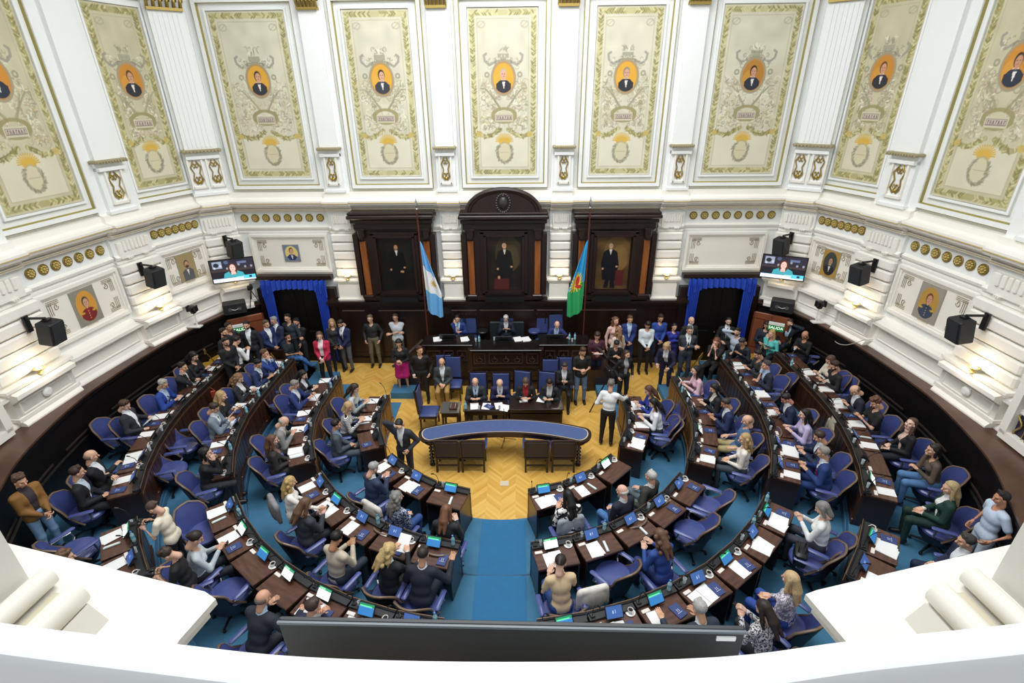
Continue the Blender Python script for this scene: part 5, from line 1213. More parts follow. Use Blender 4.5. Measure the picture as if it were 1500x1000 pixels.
def skel(pose, mir, hy, hp=None):
    lean, side, tw, y0, p0, Rt, Lt, legs, grip = POSES[pose]
    if hp is None: hp = p0
    sit = legs in ('sit', 'cross'); P = v3(0, 0, .585 if sit else .97)
    T = rotx(-D2(lean)) @ roty(D2(side)); U = T @ v3(0, 0, 1); Rs = T @ rotz(D2(tw))
    N = P+U*.485; C = P+U*.28; S = {1: N+Rs @ v3(.175, 0, -.055), -1: N+Rs @ v3(-.175, 0, -.055)}
    Hd = rotz(D2(hy)*(1)) @ rotx(-D2(hp)); Hc = N+U*.075+v3(0, .02, .10)+Hd @ v3(0, .02, .02)
    J = dict(P=P, N=N, C=C, T=T, Rs=Rs, U=U, H=Hc, HR=Hd, S=S, E={}, W={}, HD={}, legs={}, grip=grip, sit=sit)
    for s, t in ((1, Rt), (-1, Lt)):
        t = v3(*t); a = S[s]; d = t-a; L = np.linalg.norm(d); l1, l2 = .285, .255
        if L > l1+l2-.01: t = a+d/L*(l1+l2-.01); d = t-a; L = l1+l2-.01
        c = (l1*l1-l2*l2+L*L)/(2*L); hgt = math.sqrt(max(l1*l1-c*c, 1e-6)); u = d/L; pole = v3(s*.55, -.5, -.9); pole -= u*(pole@u); pole /= np.linalg.norm(pole)
        J['E'][s] = a+u*c+pole*hgt; J['W'][s] = t
        f = (t-J['E'][s]); f /= np.linalg.norm(f); J['HD'][s] = f
    for s in (1, -1):
        if legs == 'sit': J['legs'][s] = [v3(s*.09, .0, .56), v3(s*.13, .43, .53), v3(s*.12, .40, .09)]
        elif legs == 'cross':
            J['legs'][s] = [v3(.09, 0, .56), v3(.03, .44, .64), v3(-.20, .56, .30)] if s > 0 else [v3(-.09, 0, .56), v3(-.08, .43, .52), v3(-.09, .40, .09)]
        elif legs == 'stride': J['legs'][s] = [v3(s*.09, 0, .92), v3(s*.1, .06 if s > 0 else -.02, .50), v3(s*.1, .14 if s > 0 else -.16, .09)]
        else: J['legs'][s] = [v3(s*.09, 0, .92), v3(s*.11, .03, .50), v3(s*.12, -.01, .09)]
    if mir:
        F_ = v3(-1, 1, 1); M_ = np.diag([-1., 1, 1])
        for k in ('P', 'N', 'C', 'U', 'H'): J[k] = J[k]*F_
        for k in ('T', 'Rs'): J[k] = M_ @ J[k] @ M_
        J['HR'] = rotz(D2(hy)) @ rotx(-D2(hp))
        for k in ('S', 'E', 'W', 'HD'): J[k] = {-s: v*F_ for s, v in J[k].items()}
        J['legs'] = {-s: [v*F_ for v in l] for s, l in J['legs'].items()}
    return J
def torso_prims(J, fem):
    P, U, T, Rs, N = J['P'], J['U'], J['T'], J['Rs'], J['N']; sh = .9 if fem else 1
    L = [ell(P, (.155 if not fem else .165, .105, .10), T), ell(P+U*.15, (.14*sh, .10, .13), T), ell(P+U*.32+Rs @ v3(0, .005, 0), (.165*sh, .112, .15), Rs), cap(J['S'][1]*.85+J['S'][-1]*.15, J['S'][-1]*.85+J['S'][1]*.15, .062*sh)]
    if fem: L += [ell(P+U*.33+Rs @ v3(s*.065, .085, 0), (.055, .05, .055), Rs) for s in (-1, 1)]
    return L
def arm_prims(J, fem, upto=2):
    L = []; k = .86 if fem else 1
    for s in (-1, 1):
        S, E, W = J['S'][s], J['E'][s], J['W'][s]
        if upto == .5: L.append(cap(S, S+(E-S)*.62, .053*k, .048*k)); continue
        L += [cap(S, E, .052*k, .040*k), cap(E, W, .040*k, .027*k)]
    return L
def leg_prims(J, fem, r=1):
    L = []
    for s in (-1, 1):
        a, b, c = J['legs'][s]; L += [cap(a, b, .085*r, .058*r), cap(b, c, .056*r, .038*r)]
    return L
def foot_prims(J):
    L = []
    for s in (-1, 1):
        a, b, c = J['legs'][s]; L += [cap(c+v3(0, -.02, -.02), c+v3(0, .14, -.055), .04, .032)]
    return L
BODYC = {}
def cached(key, fn):
    if key not in BODYC: BODYC[key] = fn()
    return BODYC[key]
def body_mesh(key, J, fem):
    def core(): return solid(torso_prims(J, fem)+arm_prims(J, fem)+leg_prims(J, fem, .92)+foot_prims(J)+[cap(J['N']+J['U']*-.02, J['H']+J['HR'] @ v3(0, -.03, -.09), .055, .05)], .018, .03, off=-.012)
    def full():
        V, Q = cached(('core',)+key[:2]+(fem,), core); Vs = [V]; Qs = [Q]; ms = [np.zeros(len(Q), int)]; n = len(V)
        hv, hq, hm = HEAD; v = hv @ J['HR'].T+J['H']; Vs.append(v); Qs.append(hq+n); ms.append(hm); n += len(v)
        for s in (1, -1):
            f = J['HD'][s]; W = J['W'][s]; dn = v3(0, 0, -1) if J['sit'] else v3(-s*.9, .3, -.3); z = -(dn-f*(dn@f)); z /= np.linalg.norm(z); x = np.cross(f, z)
            R = np.stack([x, f, z], 1); hv, hq = HANDS[J['grip']]; hv = hv.copy(); q = hq
            if s > 0: hv[:, 0] *= -1; q = hq[:, ::-1]
            v = (hv*.95) @ R.T+W+f*.02; Vs.append(v); Qs.append(q+n); ms.append(np.zeros(len(q), int)); n += len(v)
        return qmesh('body', np.concatenate(Vs), np.concatenate(Qs).astype(np.int32), [M_SKIN, M_EYE, M_LIP, M_EYE], np.concatenate(ms))
    return cached(('full',)+key+(fem,), full)
def cloth(kind, key, J, fem):
    def mk():
        N, U, Rs, P = J['N'], J['U'], J['Rs'], J['P']
        def loc(X, Y, Z):
            x, y, z = X-N[0], Y-N[1], Z-N[2]; return (x*Rs[0, 0]+y*Rs[1, 0]+z*Rs[2, 0], x*Rs[0, 1]+y*Rs[1, 1]+z*Rs[2, 1], x*Rs[0, 2]+y*Rs[1, 2]+z*Rs[2, 2])
        def neck(D, X, Y, Z):
            x, y, z = loc(X, Y, Z); return np.maximum(D, -np.maximum(np.sqrt(x*x+(y-.02)**2)-.062, -(z+.06)))
        hem = [cap(P+v3(-.07, 0, -.05), P+v3(.07, 0, -.05), .10)] if not J['sit'] else [ell(P+v3(0, .03, -.03), (.162, .13, .09))]
        if kind == 'jacket' or kind == 'blazer':
            wd = (.072, .012) if kind == 'jacket' else (.07, .045)
            def cut(D, X, Y, Z):
                x, y, z = loc(X, Y, Z); t = np.clip(-z/.38, 0, 1); w = wd[0]*(1-t)+wd[1]*t; reg = np.maximum(np.maximum(np.abs(x)-w, .02-y), -(z+.40) if kind == 'jacket' else -9)
                D = np.maximum(D, -reg); return np.maximum(D, -np.maximum(np.sqrt(x*x+(y-.01)**2)-.058, -(z+.05)))
            return solid(torso_prims(J, fem)+arm_prims(J, fem)+hem, .0165, .03, off=.017, cut=cut)
        if kind == 'shirt': return solid(torso_prims(J, fem)+[cap(N-U*.03, N+U*.045, .058)]+[cap(J['W'][s]-J['HD'][s]*.05, J['W'][s]+J['HD'][s]*.012, .03) for s in (-1, 1)], .0165, .03, off=.006)
        if kind == 'tie':
            a = N+Rs @ v3(0, .085, -.03); b = P+U*.27+Rs @ v3(0, .122, 0); return solid([cap(a, a+(b-a)*.1, .017, .012), cap(a+(b-a)*.12, b, .011, .019), cap(b, P+U*.08+Rs @ v3(0, .108, 0), .019, .021)], .009, .005)
        if kind == 'top': return solid(torso_prims(J, fem)+arm_prims(J, fem)+(hem if J['sit'] or fem else []), .0165, .03, off=.010, cut=neck)
        if kind == 'tee': return solid(torso_prims(J, fem)+arm_prims(J, fem, .5)+hem, .0165, .025, off=.012, cut=neck)
        if kind == 'trousers': return solid([ell(P, (.16, .11, .105), J['T'])]+leg_prims(J, fem, 1.0), .0175, .03, off=.007)
        if kind == 'skirt':
            k = [J['legs'][s][0]+(J['legs'][s][1]-J['legs'][s][0])*.75 for s in (-1, 1)]; return solid([ell(P, (.17, .12, .11))]+[cap(J['legs'][s][0], q, .10, .09) for s, q in zip((-1, 1), k)]+[cap(k[0], k[1], .08)], .0175, .05, off=.012)
        if kind == 'shoes':
            return solid(foot_prims(J), .012, .01, off=.004)
    def mm():
        V, Q = mk(); return qmesh(kind, V, Q, [M_SKIN])
    return cached((kind,)+key[:2]+(fem,), mm)
HM = {}
def part_obj(name, me, root, mats, mtx=None):
    o = link(name, me, root)
    for sl, m in zip(o.material_slots, mats): sl.link = 'OBJECT'; sl.material = m
    if mtx is not None: o.matrix_basis = mtx
    return o
def person(px, py, z, pose, label, hair='short', hc='2a1e18', skin='d8a98c', out=('suit', '232838', 'e8ecf0', None, '20222c'), mir=0, hy=0, hp=None, rz=None, fem=0, glasses=0, beard=None, seat=1, group=None, sc=1):
    key = (pose, mir, hy, hp); J = skel(pose, mir, hy, hp); hl = J['H']
    if sc == 1: sc = 1.07 if J['sit'] and seat else 1.02
    x, y = uz(px, py, z+hl[2]*sc); r = face(x, y) if rz is None else D2(rz)
    if rz is None:
        for _ in range(3): r = face(x-(hl[0]*math.cos(r)-hl[1]*math.sin(r)), y-(hl[0]*math.sin(r)+hl[1]*math.cos(r)))
    ox = x-(hl[0]*math.cos(r)-hl[1]*math.sin(r))*sc; oy = y-(hl[0]*math.sin(r)+hl[1]*math.cos(r))*sc
    root = thing('person', label, 'person', (ox, oy, z+.01), r, group); root.scale = (sc, sc, sc)
    sk = mat(skin, .5, spec=.35); hm = mat(hc, .55, noise=.35, scale=60)
    part_obj('body', body_mesh(key, J, fem), root, [sk, M_EYE, mat('b0665a' if fem else 'a8705f', .5), hm])
    hx = Matrix([list(J['HR'][i])+[J['H'][i]] for i in range(3)]+[[0, 0, 0, 1]])
    if hair:
        if hair not in HM: V, Q = hair_mesh(hair); HM[hair] = qmesh('hair', V, Q, [hm])
        part_obj('hair', HM[hair], root, [hm], hx)
    if beard:
        if 'beard' not in HM: V, Q = hair_mesh('beard'); HM['beard'] = qmesh('beard', V, Q, [hm])
        part_obj('beard', HM['beard'], root, [mat(beard, .7, noise=.3, scale=60)], hx)
    if glasses:
        if 'glasses' not in HM:
            m = MB()
            for s in (-1, 1): m.tube([(s*.032+.021*math.cos(a*PI/5), .103, .003+.016*math.sin(a*PI/5)) for a in range(11)], .0026, 4); m.tube([(s*.053, .1, .008), (s*.076, .02, .01)], .0025, 4)
            m.tube([(-.011, .105, .006), (.011, .105, .006)], .0026, 4); o = m.build('glasses', M_BLACK); HM['glasses'] = o.data; bpy.data.objects.remove(o)
        part_obj('glasses', HM['glasses'], root, [M_BLACK], hx)
    def cm(c, r_=.75):
        if isinstance(c, tuple): return mat(c[0], r_, c2=c[1], kind=c[2], scale=c[3])
        return mat(c, r_, noise=.12, scale=14)
    kd = out[0]
    if kd in ('suit', 'blazer'):
        so = part_obj('shirt', cloth('shirt', key, J, fem), root, [cm(out[2])]); part_obj('jacket', cloth('jacket' if kd == 'suit' else 'blazer', key, J, fem), root, [cm(out[1])])
        if out[3]: part_obj('tie', cloth('tie', key, J, fem), so, [cm(out[3], .5)])
        part_obj('trousers', cloth('trousers', key, J, fem), root, [cm(out[4])])
    elif kd in ('top', 'tee'):
        part_obj('shirt' if kd == 'tee' else 'sweater', cloth(kd, key, J, fem), root, [cm(out[1])]); part_obj('trousers', cloth('trousers', key, J, fem), root, [cm(out[2])])
    elif kd == 'skirt':
        part_obj('sweater', cloth('top', key, J, fem), root, [cm(out[1])]); part_obj('skirt', cloth('skirt', key, J, fem), root, [cm(out[2])])
    part_obj('shoes', cloth('shoes', key, J, fem), root, [mat('17130f' if not fem else '1c1616', .4)])
    if J['sit'] and seat == 1:
        c, s = math.cos(r), math.sin(r); swivel(ox+.03*s, oy-.03*c, z, r, 'swivel chair of the '+label)
    root['ph'] = 0; del root['ph']
    return root, (ox, oy, z, r), J
def held(res, kind, label, s=1, side=0):
    root, (ox, oy, z, r), J = res; W = J['W'][s]+J['HD'][s]*.09+v3(0, 0, .02) if s else (J['W'][1]+J['W'][-1])/2+v3(0, .11, .03)
    W = W*root.scale[0]; c, q = math.cos(r), math.sin(r); p = (ox+W[0]*c-W[1]*q, oy+W[0]*q+W[1]*c, z+W[2])
    if kind == 'phone':
        m = MB(); m.box((0, 0, 0), (.075, .15, .01), rx=.6, bev=.003); o = m.build('phone', M_BLACK, None, p, r); tag(o, label, 'phone', 'phones in hands')
    elif kind == 'paper':
        m = MB(); m.box((0, 0, .05), (.21, .29, .004), rx=.6); o = m.build('paper_sheet', M_PAPER, None, p, r); tag(o, label, 'paper', 'papers in hands')
    elif kind == 'camera':
        o = thing('camera', label, 'camera', p, r, 'hand held cameras'); m = MB(); m.box((0, 0, .03), (.14, .08, .10), bev=.015); m.box((0, 0, .09), (.06, .06, .03), bev=.01); m.build('body', M_BLACK, o); m = MB(); m.tube([(0, .03, .03), (0, .15, .02)], .038, 14); m.build('lens', M_BLACKM, o)
        m = MB(); m.tube([(-.07, 0, .06), (-.05, -.12, .02), (.05, -.12, .02), (.07, 0, .06)], .006, 5); m.build('strap', M_BLACK, o)
    elif kind == 'folder':
        m = MB(); m.box((0, 0, .03), (.24, .32, .02), rx=.5); o = m.build('folder', M_PAPER if side else M_BLACK, None, p, r); tag(o, label, 'folder')
    elif kind == 'cup':
        m = MB(); m.lathe([(.03, -.04), (.04, .05), (.036, .05), (0, .03)], 12); o = m.build('paper_cup', M_PAPER, None, p, r); tag(o, label, 'cup')
NV, DK, GY, WH, LB = '1f2b55', '1a1b20', '4b5058', 'e9edf2', 'b9d0ea'
S = lambda j, sh=WH, tie=None, tr=None: ('suit', j, sh, tie, tr or j)
B = lambda j, sh=WH, tr=None: ('blazer', j, sh, None, tr or j)
W0, T1_, T2_, T3_ = 0, .17, .34, .51
pp = person
BR, DB, BL, BD, GR, WG = '4a3022', '1c1412', '0f0c0c', 'c9a468', '9a9896', 'd6d4d0'
# ---------------- left back cluster
pp(361, 477, T3_, 's_down', 'bearded man in dark suit and white shirt before the left leather door', 'short', DB, 'd3a488', S('1c1e26'), rz=190, beard=DB)
pp(390, 475, T2_, 's_clasp', 'man in navy suit seen from the side behind the left partition', 'short', '5a4a3c', 'd3a488', S('1d2c5c'), rz=-120)
pp(401, 470, T2_, 's_clasp', 'man with glasses in dark blue suit behind the left partition', 'short', GR, 'd3a488', S('232f4c'), rz=160, glasses=1)
pp(421, 466, T2_, 's_down', 'man with glasses in grey jacket before the left curtain', 'short', DB, 'd3a488', ('top', '2f3a44', '22252c'), rz=170, glasses=1)
pp(434, 472, T1_, 's_cross', 'stocky man in black sweater in the left doorway', 'short', DB, 'cf9f84', ('top', '16181b', '16181b'), rz=170, beard=DB)
r = pp(421, 493, T1_, 'legx', 'seated man in dark t-shirt and blue jeans resting his chin', 'short', BL, 'c08e70', ('tee', '1f2a30', '4a7ab8'), rz=-115, beard=BL, seat=0)
ox, oy = r[1][0], r[1][1]; place(fc, USED, 'wooden folding chair under the seated man in blue jeans', (ox, oy, T1_), D2(-115), 'yellow wooden folding chairs')
pp(328, 487, T3_, 's_down', 'man in dark jacket facing right at the far left', 'short', DB, 'd3a488', ('top', '1b1d24', '1b1d24'), rz=-100, beard=DB)
pp(335, 479, T3_, 's_down', 'young person behind the dark jacketed man at the far left', 'short', DB, 'c99a7c', ('top', '26282e', '1b1d24'), rz=-110)
pp(331, 501, T3_, 's_clasp', 'man in black with short beard near the left folding chairs', 'short', DB, 'd3a488', ('top', '15161a', '15161a'), rz=-120, beard=DB, glasses=1)
r = pp(347, 499, T2_, 's_cam', 'man in white shirt seen from behind taking a picture', 'short', DB, 'd3a488', ('top', 'eceef0', '16171c'), rz=-30); held(r, 'phone', 'phone raised by the man in the white shirt', 0)
pp(468, 492, W0, 's_clasp', 'woman in magenta jacket standing at the left edge of the parquet', 'long', '5e4330', 'deb094', B('c2264c', 'f2e2e4', '17161a'), rz=185, fem=1, hy=12)
r = pp(486, 473, W0, 's_clasp', 'woman with long blonde hair and scarf beside the left curtain', 'long', 'b09468', 'deb094', ('top', '2c2c30', '17181c'), rz=200, fem=1); held(r, 'folder', 'dark folder held by the blonde woman by the left curtain', 0)
pp(499, 474, W0, 's_clasp', 'man in navy jacket and grey trousers leaning over a folder', 'short', DB, 'd3a488', S('1d2750', WH, '1a1a22', '565c66'), rz=165, beard=DB, hy=-20, hp=35)
pp(542, 467, W0, 's_hip', 'man in dark grey sweater and khaki trousers leaning on the back wall', 'short', '6a5a4c', 'd9b094', ('top', '26292e', '6a6450'), rz=180, glasses=1, sc=1.03)
pp(579, 465, W0, 's_cross', 'man in pale short-sleeved shirt with folded arms by the back wall', 'short', '4a3a30', 'd3a488', ('tee', 'cfd8e2', '5a5c54'), rz=178, glasses=1, sc=1.03)
r = pp(584, 503, W0, 's_phone', 'woman in black jacket and magenta skirt looking at a phone', 'bob', BL, 'd9a888', ('skirt', '19191c', 'c01a78'), rz=185, fem=1); held(r, 'phone', 'red phone held by the woman in the magenta skirt', 0)
r = pp(615, 513, W0, 's_hip', 'man in black sweater standing in front of the dais', 'short', BR, 'd9a888', ('top', '141417', '141417'), rz=185, hy=35); held(r, 'cup', 'white cup in the hand of the man in the black sweater')
pp(585, 622, W0, 's_head', 'man in grey checked suit holding his head beside the curved table', 'short', DB, 'd3a488', S('2b2f38'), rz=170, hp=40)
r = pp(647, 531, W0, 'lap', 'seated man in grey blazer and khaki trousers beside the dais', 'fringe', '9a8a7a', 'd9a888', S('3a4246', 'e6eaee', None, 'b08c50'), rz=182, glasses=1, seat=0)
pp(827, 537, W0, 'phone', 'seated man in dark suit by the dais looking at a phone', 'short', '3a2e28', 'd3a488', S('17181c', 'dfe3e8', None, '17181c'), rz=178, seat=0)
# dais
ZD = .5
pp(670, 467, ZD, 'chin', 'man in blue suit seated at the left of the dais', 'short', DB, 'd3a488', S('26397c', LB, '7ca0d0'), rz=180, seat=0, sc=.97)
pp(741, 467, ZD, 'down', 'white-haired man presiding at the centre of the dais', 'short', 'dfdcd8', 'dcae94', S('262b40', 'e9edf2'), rz=180, seat=0, hp=35, sc=.97)
pp(816, 476, ZD, 'reach', 'bald man in blue suit reaching right on the dais', 'fringe', 'b8a898', 'dcae94', S('26356e', LB, '9cb8dc'), rz=182, mir=1, seat=0, sc=.97)
# clerks
pp(696, 560, W0, 'write', 'balding man in charcoal suit and dark tie at the clerks table', 'fringe', '7a6a5c', 'dcae94', S('2b3036', LB, '16181e'), rz=180, seat=0)
pp(732, 562, W0, 'down', 'grey-haired man in navy suit writing at the clerks table', 'fringe', 'c8c2ba', 'dcae94', S('1e1f48', 'dfe6f4', '16182a'), rz=180, seat=0)
pp(770, 560, W0, 'write', 'woman in black jacket over red top at the clerks table', 'bob', '5a4638', 'd9a888', B('17161a', 'a01c24'), rz=178, fem=1, seat=0, hp=45)
pp(805, 561, W0, 'write', 'dark-haired clerk in dark jacket and pale scarf at the table end', 'bob', DB, 'd9a888', B('1a1c20', 'cfd2d0'), rz=165, fem=1, seat=0, hp=45)
# ---------------- outer row left
r = pp(284, 522, T3_, 'phone', 'woman with long dark hair in black in the left outer row', 'long', BL, 'd9b09a', ('top', '17171b', '1d2436'), fem=1); held(r, 'phone', 'phone of the dark-haired woman in the left outer row', 0)
pp(268, 538, T3_, 'chin', 'man in dark grey suit resting his cheek on his hand, left outer row', 'short', DB, 'd3a488', S('202329'))
pp(239, 563, T3_, 'write', 'grey-haired man with glasses in bright blue suit, left outer row', 'short', 'b0aca6', 'd3a488', S('24469c', LB), glasses=1)
r = pp(183, 594, T3_, 'back', 'young man in dark suit leaning back reading papers, left outer row', 'short', BR, 'd9b09a', S('272b33', 'e9edf2', None, '2a2f3a'), hp=30); held(r, 'paper', 'white paper held by the young man leaning back', 0)
pp(134, 668, T3_, 'crossed', 'bald man in black with white shirt collar, left outer row', 'fringe', '8a7464', 'dcae94', S('15161a'), hy=20)
pp(114, 692, T3_, 'lap', 'dark-haired man in black suit turning to the bald man, left outer row', 'short', '3a2a22', 'd3a488', S('17181d', 'ccd8e8'), hy=20)
pp(30, 705, T3_, 's_clasp', 'young man in mustard jacket and jeans standing at the far left', 'tousled', '5a4232', 'd9a888', B('8e6430', '3a3038', '7fa3c8'), rz=-100)
# ---------------- third row left
pp(388, 518, T2_, 'hands_up', 'man in blue suit covering his mouth, left third row', 'short', '6a4a36', 'd3a488', S('26408c', LB))
pp(378, 533, T2_, 'write', 'dark-haired man in navy suit turned away, left third row', 'short', BL, 'c99a7c', S('1f3360'), hy=-25)
pp(350, 554, T2_, 'phone', 'woman with curly light brown hair and black jacket, left third row', 'curly', '8a6448', 'd9b09a', B('1d2026', 'e8e6e4', '4a5f88'), fem=1)
r = pp(325, 580, T2_, 'phone', 'woman with long blonde hair in a black top, left third row', 'long', 'bf9f6c', 'e0b89c', ('tee', '18171a', '2a2a30'), fem=1, hp=15); held(r, 'phone', 'phone of the blonde woman in black', 0)
pp(314, 598, T2_, 'phone', 'man in light grey suit with glasses, left third row', 'short', '3a2a22', 'd3a488', S('7d8c9a', WH, '3a4654'), glasses=1)
pp(302, 664, T2_, 'hands_up', 'black-haired woman in black raising both hands, left third row', 'bob', BL, 'd9b09a', ('top', '16171b', '20242c'), fem=1)
# ---------------- second row left
pp(444, 549, T1_, 'write', 'woman in white blouse and black vest, left second row', 'long', BL, 'd9b09a', B('232428', 'eceef2', '1c1e26'), fem=1)
pp(432, 564, T1_, 'read', 'grey-haired man in blue suit holding a long paper, left second row', 'short', '8f8a84', 'd3a488', S('24366e'), glasses=1)
pp(416, 618, T1_, 'down', 'bald man in light grey suit bent over his papers, left second row', 'fringe', 'b8b0a4', 'dcae94', S('8d8c88', 'e4e2de'))
pp(400, 645, T1_, 'lap', 'woman with long auburn hair in dark jacket, left second row', 'long', '6a4630', 'd9b09a', B('2e2b2c', '8a6a60'), fem=1)
# ---------------- front row left side
pp(520, 569, W0, 'write', 'woman with long dark hair in grey and white, left front row', 'long', '33261f', 'd9b09a', ('top', ('c8ccd0', '9a9f9c', 'blobs', 8), '1f222a'), fem=1)
pp(511, 596, W0, 'write', 'blonde person in black and white striped top, left front row', 'bob', 'c8a678', 'deb094', ('top', ('f0f0ee', '141416', 'stripes', 14), '23252c'), fem=1)
pp(493, 622, W0, 'lap', 'man in grey suit leaning back, left front row side', 'short', DB, 'c99a7c', S('4a525c', '8ca6c8'))
# ---------------- front row centre left
r = pp(547, 686, W0, 'phone', 'grey-haired man in slate blue suit with phone, centre left front row', 'short', 'a7a5a4', 'd3a488', S('2b3a58'), glasses=1); held(r, 'phone', 'white phone of the man in the slate blue suit', 0)
pp(582, 728, W0, 'lap', 'woman with curly grey hair and dotted navy blouse, front row', 'curly', '8b8985', 'd9b09a', ('top', ('1f2a4c', 'a7b0c6', 'blobs', 40), '30508c'), fem=1, hy=-25)
pp(654, 749, W0, 'write', 'woman with long auburn hair in dark jacket next to the aisle, front row', 'long', '7a5238', 'd9b09a', B('23252a'), fem=1)
# ---------------- second row centre left
pp(426, 706, T1_, 's_reach', 'blonde woman in white top standing at the end of the second row', 'wavy', 'c4a468', 'deb094', ('top', 'f0ece6', '7a6a50'), rz=-60, fem=1, sc=.95)
r = pp(448, 739, T1_, 'phone', 'woman with straight brown hair in grey jacket, second row', 'long', '6a4c38', 'd9b09a', B('353a42', 'c49a94', '20232b'), fem=1); held(r, 'phone', 'dark phone of the woman in the grey jacket', 0)
r = pp(493, 789, T1_, 'phone', 'dark-haired man in beige jacket holding a phone, second row', 'short', BL, 'b98a68', ('top', 'c9beaa', '2a3244')); held(r, 'phone', 'black phone of the man in the beige jacket', 0)
r = pp(571, 806, T1_, 'read', 'woman with long blonde hair in black blazer reading, second row', 'wavy', 'd2b47c', 'deb094', B('191a1e'), fem=1, hy=-35); held(r, 'paper', 'white paper read by the blonde woman in the black blazer', 0)
pp(620, 812, T1_, 'reach', 'man in dark suit seen from behind next to the aisle, second row', 'short', '2b211d', 'c99a7c', S('1c2230'))
# ---------------- third row centre left
r = pp(386, 876, T2_, 'reach', 'bald man in dark suit holding out a phone, third row', 'fringe', '7a6a60', 'd3a084', S('272c36', LB)); held(r, 'phone', 'phone in the outstretched hand of the bald man')
pp(460, 888, T2_, 'chin', 'brown-haired man with chin on hand partly behind the screen, third row', 'short', '3f2c22', 'd3a084', S('26304e'), hy=-25)
# ---------------- outer row near left
pp(96, 818, T3_, 'lap', 'brown-haired man half hidden by the white slab on the left', 'tousled', '6a4a34', 'deb094', ('top', '6a7480', '2a2c34'), hy=-10, rz=-30)
r = pp(224, 744, T2_, 's_cam', 'woman in cream top holding a camera behind the left desks', 'ponytail', '5a4438', 'dcae94', ('tee', 'efe6d2', '1a1b20'), rz=100, fem=1, hp=38, sc=.95); held(r, 'camera', 'camera of the woman in the cream top', 0)
r = pp(246, 812, T2_, 's_cam', 'person in black t-shirt bending over a camera on the left', 'tousled', '3f2d24', 'dcae94', ('tee', '17171a', '17171a'), rz=110, hp=45, sc=.93); held(r, 'camera', 'camera of the person in the black t-shirt', 0)
r = pp(287, 789, T2_, 'phone', 'woman with ponytail in pale blue top looking at a phone', 'ponytail', '2a1f1b', 'dcae94', ('top', 'c3cdd4', '1f242e'), fem=1, rz=-55); held(r, 'phone', 'phone of the woman with the ponytail', 0)
# ---------------- right standing group
pp(902, 470, W0, 's_down', 'woman in pink top with wavy brown hair by the right wall', 'wavy', '7a5440', 'e0b09a', ('top', 'e6bfb4', '1d1c22'), rz=200, fem=1)
pp(905, 484, W0, 's_down', 'woman in cream blouse with light brown wavy hair seen from behind', 'wavy', '9a7450', 'e0b09a', ('top', 'e2d2c0', '1d1c22'), rz=30, fem=1, sc=.97)
pp(923, 468, W0, 's_clasp', 'man in blue suit with hands clasped by the right wall', 'short', '6a4a34', 'd9a888', S('263a78', LB), rz=178, sc=1.02)
pp(949, 476, W0, 's_clasp', 'man in white shirt looking down by the right wall', 'short', BL, 'c99a7c', ('top', 'e6eef4', '17181d'), rz=180, hp=45)
pp(968, 466, W0, 's_clasp', 'bearded man in bright blue sweater and jeans by the right wall', 'short', '3a2c24', 'd3a488', ('top', '2f4fa4', '202c4a'), rz=180, beard='3a2c24', hp=25, sc=1.03)
pp(988, 479, W0, 's_cross', 'woman in blue dress with folded arms by the right curtain', 'ponytail', DB, 'deb094', ('skirt', '2a369c', '2a2f80'), rz=180, fem=1, sc=.93)
pp(1013, 470, T1_, 's_down', 'bald man in dark suit in front of the right curtain', 'fringe', 'a88c7c', 'dcae94', S('1b1d22', WH, '2c5a3c'), rz=190)
pp(1010, 484, T1_, 's_cross', 'man in grey suit with folded arms near the right curtain', 'short', '5a5450', 'd3a488', S('3a3f48', WH, '1c1e26'), rz=178)
pp(976, 508, W0, 's_lean', 'blonde woman in navy jacket leaning towards the right desks', 'long', 'c9a878', 'deb094', B('1d1f3c', 'eceef0', '1d1f3c'), rz=150, fem=1, hp=35)
r = pp(854, 515, W0, 's_phone', 'man in black t-shirt and light jeans near the dais', 'short', BR, 'd9a888', ('tee', '141518', '5d7a9c'), rz=185, hy=15, beard='4a3022'); held(r, 'phone', 'phone of the man in the black t-shirt', 0)
r = pp(875, 492, W0, 's_phone', 'man in maroon t-shirt holding papers behind the tripod', 'short', '3a2a22', 'd3a488', ('tee', '4a1f33', '24365c'), rz=180, hp=40); held(r, 'folder', 'grey laptop held by the man in the maroon t-shirt', 0, 1)
pp(903, 504, W0, 's_cam', 'photographer in black bent behind a tripod on the right', 'short', BL, 'c99a7c', ('top', '121214', '121214'), rz=180, hp=45, sc=.95)
pp(918, 519, W0, 's_hip', 'woman with long dark hair in black jacket and leather trousers', 'long', '3f2a20', 'deb094', B('18181b', '9c9c9c', '1a1a1e'), rz=195, fem=1, hy=20, sc=.95)
pp(895, 563, W0, 's_reach', 'man in white shirt and black trousers seen from behind', 'short', '77726c', 'd3a488', ('top', 'eef0f2', '15151a'), rz=-15, sc=1.03)
t = thing('tripod', 'black tripod with video camera to the right of the dais', 'tripod', (2.75, 11.9, 0), .3); m = MB()
for q in range(3): a = q*2*PI/3+.5; m.tube([(0, 0, 1.15), (.42*math.cos(a), .42*math.sin(a), 0)], .018, 6)
m.tube([(0, 0, 1.0), (0, 0, 1.3)], .02, 8); m.build('tripod_legs', M_BLACK, t); m = MB(); m.box((0, 0, 1.4), (.14, .34, .16), bev=.02); m.tube([(0, -.15, 1.4), (0, -.3, 1.4)], .05, 12); m.build('video_camera', M_BLACK, t)
# ---------------- right side front row
pp(950, 572, W0, 'write', 'woman with long brown hair in blue top, right front row', 'long', '5a3c2c', 'd9b09a', ('top', '2a3a9c', '1f2230'), fem=1)
pp(957, 591, W0, 'write', 'woman with black hair in white blouse, right front row', 'long', BL, 'd9b09a', ('top', 'eceef2', '1d2030'), fem=1)
